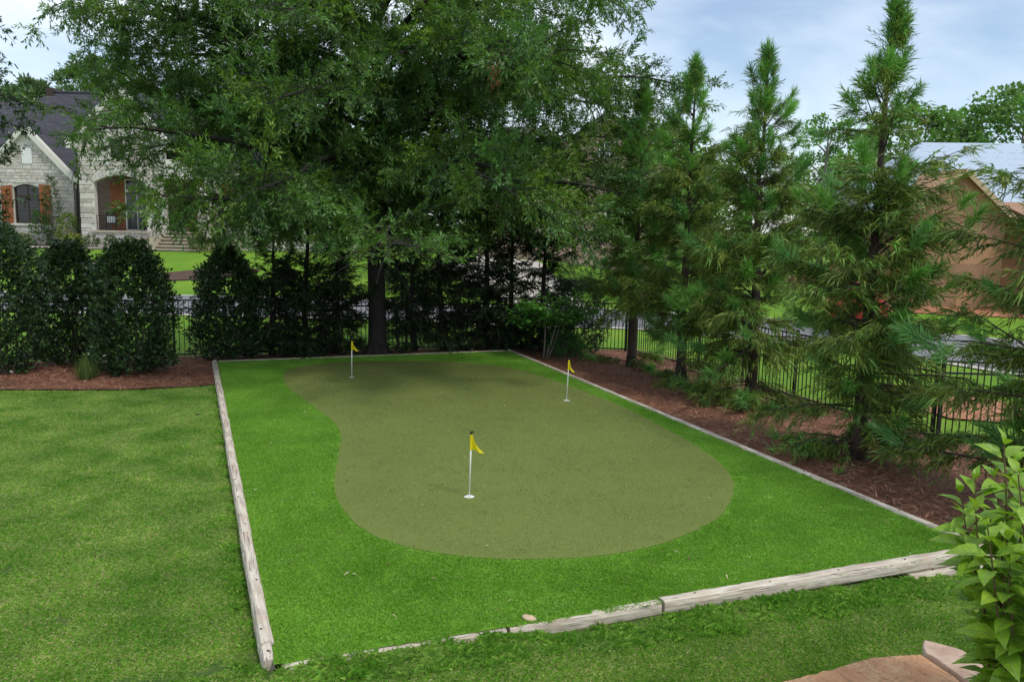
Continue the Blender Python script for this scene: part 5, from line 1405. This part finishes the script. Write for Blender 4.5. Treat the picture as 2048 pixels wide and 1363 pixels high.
oc = t.node('ShaderNodeAttribute', attribute_type='OBJECT', attribute_name='young')
c = t.mix(oc.outputs['Fac'], c, (0.32, 0.50, 0.04))
bl = t.noise(t.coord('World'), 30, 4)
c = t.mix(1.0, c, t.ramp(bl, [(.3, (.72, .78, .7)), (.7, (1.2, 1.12, 1.1))]), 'MULTIPLY')
c = t.mix(t.mix(1.0, vein, .55, 'MULTIPLY'), c, (0.26, 0.42, 0.09)); c = t.mix(t.mix(1.0, rib, .8, 'MULTIPLY'), c, (0.34, 0.46, 0.14))
t.color(c); t.bump(t.mix(1.0, vein, rib, 'ADD'), .6, .01)
tr = t.node('ShaderNodeBsdfTranslucent'); t.l.new(t.mix(1.0, c, (1.2, 1.25, .5), 'MULTIPLY'), tr.inputs[0])
mx = t.n.new('ShaderNodeMixShader'); mx.inputs[0].default_value = .3; t.l.new(t.b.outputs[0], mx.inputs[1]); t.l.new(tr.outputs[0], mx.inputs[2]); t.l.new(mx.outputs[0], t.out.inputs[0])
HL = [hyd_leaf(k) for k in range(4)]
for m in HL: m.materials.append(MATS['hydrangea_leaf'])
rng = np.random.default_rng(5); hx_, hy_ = 4.38, 3.0; hz_ = H1(hx_, hy_)
hyd = tag(empty('hydrangea_shrub', (hx_, hy_, hz_)), 'fresh green large-leaved shrub in the bottom right corner', 'shrub')
wood = MB(); LV = []
for k in range(40):
    a = k * 2.4 + rng.normal(0, .2); r = .54 * math.sqrt((k + .5) / 40)
    hh = rng.uniform(1.72, 2.25) * (1 - .28 * r)
    d = np.array([math.cos(a) * r, math.sin(a) * r, hh]); st = polyline(rng, (math.cos(a) * .12, math.sin(a) * .12, 0), d, np.linalg.norm(d), 9, .03)
    wood.tube(st, np.linspace(.011, .004, 10), 6, False)
    for j, zt in enumerate(np.arange(hh, .3, -.08)):
        p, dd = sample(st, [min(zt / hh, .999)]); p = p[0]
        for s_ in (0, PI):
            al = j * PI / 2 + k * 1.3 + s_ + rng.normal(0, .25); el = (.95 if j == 0 else .6 if j == 1 else .2) + rng.normal(0, .18)
            ln = (.10 if j == 0 else .145 if j == 1 else rng.uniform(.145, .20))
            X_ = Vector((math.cos(al) * math.cos(el), math.sin(al) * math.cos(el), math.sin(el)))
            out = -.93 * p[0] - .35 * p[1] + .25 * p[2] + .3 * X_.z          # leaves on the lawn side show largest
            LV.append((out - (.6 if p[2] < .6 else 0), tuple(p), X_, ln, rng.normal(0, .25), j, rng.integers(4), rng.uniform(.9, 1.1)))
LV.sort(key=lambda q: -q[0])
rest = MB()
for i, (_, p, X_, ln, tw, j, vi, wd) in enumerate(LV):
    Yv = Vector((0, 0, 1)).cross(X_).normalized(); Zv = X_.cross(Yv); rot = Matrix((X_, Yv, Zv)).transposed() @ Matrix.Rotation(tw, 3, 'X')
    if i < 300:
        o = link('leaf', HL[vi], None, hyd); o.rotation_euler = rot.to_euler(); o.location = Vector(p) + X_ * .015; o.scale = (ln, ln * wd, ln)
        o['young'] = float(.75 if j == 0 else .45 if j == 1 else .15 if j == 2 else 0.0)
    else:
        m_ = HL[vi]; rest.add([Vector(p) + rot @ Vector((v.co.x * ln, v.co.y * ln * wd, v.co.z * ln)) for v in m_.vertices], [tuple(f_.vertices) for f_ in m_.polygons])
ro = rest.build('back_leaves', MATS['hydrangea_leaf'], hyd, True); ro['kind'] = 'stuff'
wood.build('stems', MATS['stem_brown'], hyd)
print('hydrangea leaves', len(LV))

# ---------------------------------------------------------------- planting and trees beyond the street
def blob_tree(name, u, v, h, rx, seed, label, group, col, nclump=90, zlow=.3, leaf=.28, trunk_r=.2, flat=1.0, pine=False):
    """distant tree: trunk, limbs, crown of leaf-sized faces gathered in clumps"""
    rng = np.random.default_rng(seed); x, y = UV(u, v); e = tag(empty(name, (x, y, H1(x, y) - .1)), label, 'tree', group)
    wood = MB(); wood.tube([(0, 0, 0), (rng.normal(0, .1), rng.normal(0, .1), h * .5), (0, 0, h * .92)], [trunk_r, trunk_r * .7, .03], 8)
    zc = h * (zlow + (1 - zlow) * rng.random(nclump)); q_ = (zc / h - zlow) / (1 - zlow)
    prof = np.sqrt(np.clip(1 - (q_ * 1.9 - .9) ** 2 * .92, .03, 1)) if not pine else np.sqrt(np.clip(1 - (q_ * 1.9 - .9) ** 2 * .92, .03, 1)) * .95
    a = rng.uniform(0, 2 * PI, nclump); r = prof * rx * rng.uniform(.35, 1.05, nclump) ** .6
    c = np.stack([np.cos(a) * r, np.sin(a) * r, zc], 1)
    for k in range(0, nclump, 3): wood.tube([(0, 0, max(.2 * h, c[k, 2] - r[k] * .5)), tuple(c[k] * [.55, .55, 1]), tuple(c[k])], [trunk_r * .3, trunk_r * .18, .015], 4, False)
    cr = rng.uniform(.10, .19, nclump) * (rx * .8 + h * .12)
    K = 80; rep = np.repeat(np.arange(nclump), K)
    dd = nrm(rng.normal(0, 1, (nclump * K, 3))); dd[:, 2] *= .75
    p = c[rep] + dd * (cr[rep] * rng.random(nclump * K) ** .45)[:, None]
    ld = nrm(dd + rng.normal(0, .7, (nclump * K, 3)))
    if pine: ld = nrm(ld * .6 + [0, 0, .5])
    Lf = leaf * rng.uniform(.6, 1.3, nclump * K)
    q = leaf_quads(p, ld, rng.normal(0, .7, (nclump * K, 3)) + [0, 0, 1.], Lf, Lf * (.36 if pine else .85), .1)
    cv = jitter_cols(rng, np.array(col) * 1.8, nclump * K, .2, .08) * (1 + rng.normal(0, .16, nclump)[rep])[:, None]
    wood.build('trunk', MATS['bark_grey'], e); link('crown', np_mesh('crown', q, 4, cv), MATS['far_leaf'], e); return e
GP = 'pines behind the stone house'
for i, (u, v, h, rx) in enumerate([(-41.5, 74, 13.2, 2.4), (-38, 76, 15.6, 2.6), (-34, 75, 15.2, 2.7), (-29.5, 77, 14.6, 3.0), (-46, 78, 13.0, 3.0)]):
    blob_tree('pine_tree', u, v, h, rx, 200 + i, ['short pine left of the tall pair behind the slate roof', 'tallest pine above the slate roof ridge', 'second tall pine above the slate roof, beside the tallest', 'pine behind the slate roof nearest the big oak', 'leftmost pine behind the slate roof'][i], GP, (0.065, 0.105, 0.045), 90, .55, .42, .18, pine=True)
GB = 'trees on the far side of the street'
blob_tree('broadleaf_tree', 37, 78, 14.5, 6.5, 301, 'rounded tree rising behind the pale roof, left of its neighbour', GB, (0.075, 0.145, 0.035), 130, .15, .42)
blob_tree('broadleaf_tree', 47, 80, 16.5, 7.5, 302, 'tall rounded tree behind the pale roof at the right edge', GB, (0.07, 0.135, 0.035), 150, .15, .42)
blob_tree('broadleaf_tree', 30, 74, 10.0, 4.5, 303, 'lower tree at the left end of the pale roof', GB, (0.08, 0.13, 0.05), 90, .15, .38)
blob_tree('broadleaf_tree', 17.4, 48, 9.6, 2.4, 304, 'light-green tree showing between the two tallest cedars', GB, (0.08, 0.17, 0.035), 110, .2, .17)
blob_tree('broadleaf_tree', 10.6, 60, 10.2, 3.2, 305, 'dark tree over the roof of the brick house', GB, (0.045, 0.085, 0.035), 70, .2, .3)
blob_tree('broadleaf_tree', -9.0, 62, 12.5, 5.0, 306, 'broad tree filling the gap behind the oak crown', GB, (0.09, 0.16, 0.03), 110, .15, .36)
blob_tree('broadleaf_tree', -1.8, 43.5, 7.2, 2.0, 307, 'yellow-green young tree standing beside the concrete drive', GB, (0.16, 0.22, 0.03), 50, .3, .17, .07)
blob_tree('broadleaf_tree', -6.4, 42.5, 6.4, 1.7, 308, 'grey-stemmed small tree across the street right of the oak trunk', GB, (0.10, 0.15, 0.05), 40, .35, .16, .09)
blob_tree('broadleaf_tree', 7.2, 42, 8.2, 3.2, 309, 'mid-green tree in front of the brick house windows', GB, (0.08, 0.15, 0.03), 90, .15, .2, .08)
blob_tree('broadleaf_tree', 62, 85, 14, 8, 310, 'tree far beyond the unfinished house', GB, (0.07, 0.13, 0.035), 100, .1, .5)
blob_tree('broadleaf_tree', -55, 80, 13, 6, 311, 'tree far beyond the left end of the stone house', GB, (0.06, 0.11, 0.035), 100, .1, .45)
blob_tree('broadleaf_tree', 4, 82, 10, 7, 312, 'broad tree far behind the brick house', GB, (0.07, 0.12, 0.035), 100, .1, .45)
blob_tree('broadleaf_tree', 19, 88, 10, 7, 313, 'broad tree far behind the middle cedar', GB, (0.07, 0.12, 0.035), 100, .1, .45)

def yard_shrub(lx, ly, size, seed, label, col, n, leafL=.09, leafW=.05, name='garden_shrub', taper=.4, group='planting in front of the stone house', **kw):
    p = house_at(lx, ly); return shrub(name, (p[0], p[1]), size, seed, label, 'shrub', group, n, leafL, leafW, col, 'shrub_leaf', 3, hexl=False, taper=taper, **kw)
for i, lx in enumerate((-1.55, -.45, .65)):
    yard_shrub(lx, -1.0, (.36, .36, .72), 400 + i, ['left of three round box balls below the porch arch', 'middle of three round box balls below the porch arch', 'right of three round box balls below the porch arch'][i], (0.06, 0.11, 0.022), 1300, .06, .04, 'box_ball', .42, lumps=.05)
yard_shrub(-4.65, .6, (.34, .34, 4.1), 410, 'tall narrow dark cypress between the wing window and the porch', (0.045, 0.10, 0.028), 3200, .11, .03, 'cypress', .48, lumps=.08)
yard_shrub(-5.25, .3, (.50, .45, 2.0), 411, 'dark green bush left of the narrow cypress', (0.05, 0.115, 0.025), 2200)
yard_shrub(-3.65, .4, (.52, .45, 1.9), 412, 'light green bush right of the narrow cypress', (0.14, 0.22, 0.03), 2000)
yard_shrub(-2.75, -.6, (.45, .45, .75), 413, 'yellowish low bush at the porch corner', (0.19, 0.22, 0.04), 1000)
yard_shrub(-7.4, .4, (1.3, .5, .75), 414, 'low light-green bushes under the wing window', (0.14, 0.20, 0.05), 2200)
yard_shrub(-9.0, .2, (.9, .6, 2.3), 415, 'reddish-green bush at the left end of the wing', (0.10, 0.10, 0.03), 2400)
yard_shrub(1.75, -1.2, (.4, .4, .6), 416, 'pale spindly bush left of the entrance steps', (0.17, 0.19, 0.09), 600)
yard_shrub(3.9, .9, (.5, .4, 1.2), 417, 'potted fern beside the entrance door', (0.10, 0.24, 0.03), 1300, zlow=.95)
yard_shrub(5.6, -1.6, (1.0, .7, 1.3), 418, 'leafy bush right of the entrance steps', (0.11, 0.19, 0.04), 2600)
yard_shrub(7.6, -1.4, (1.2, .7, 1.0), 419, 'low bush before the right wing wall', (0.08, 0.13, 0.035), 2200)
p_ = house_at(6.1, -1.9); 
sheet('mulch_ring', [(p_[0] + 2.2 * math.cos(a) * 1.3 - 1.0, p_[1] + 1.0 * math.sin(a) - 5.6) for a in np.linspace(0, 2 * PI, 24)[:-1]], MATS['mulch_dark'], .05, res=1)
sheet('mulch_bed', [UV(S0 + a, V0 + b) for a, b in [(-10, -.4), (-4, -.6), (-3, -1.6), (1.9, -1.7), (2.0, .2), (-3, .2), (-3.6, 1.4), (-10, 1.4)]], MATS['mulch_dark'], .05, res=1)
def street_shrub(u, v, size, seed, label, col, n, leafL=.10):
    p = UV(u, v); return shrub('garden_shrub', p, size, seed, label, 'shrub', 'shrubs across the street', n, leafL, leafL * .55, col, 'shrub_leaf', 3, hexl=False)
street_shrub(-5.4, 40.3, (1.3, .9, 1.5), 430, 'rounded green shrub across the street beside the oak trunk', (0.06, 0.12, 0.035), 3200)
street_shrub(-3.8, 40.8, (1.0, .8, 1.2), 431, 'smaller shrub right of the rounded shrub across the street', (0.08, 0.14, 0.04), 2200)
street_shrub(3.6, 42.5, (1.4, 1.0, 1.6), 432, 'shrub beside the neighbour drive', (0.07, 0.13, 0.035), 2600)
street_shrub(6.0, 43.5, (1.2, 1.0, 2.2), 433, 'dark purple-leaved shrub in front of the brick house', (0.045, 0.02, 0.035), 2600)
street_shrub(9.0, 46, (1.6, 1.0, 2.0), 434, 'green shrub at the right corner of the brick house', (0.07, 0.13, 0.03), 2600)
street_shrub(-11.0, 47.0, (1.5, .9, 1.6), 435, 'shrub in front of the right wing of the stone house', (0.07, 0.12, 0.035), 2600)
street_shrub(-8.0, 47.5, (1.8, .9, 1.9), 436, 'large shrub between the stone house and the brick house', (0.075, 0.14, 0.03), 3000)
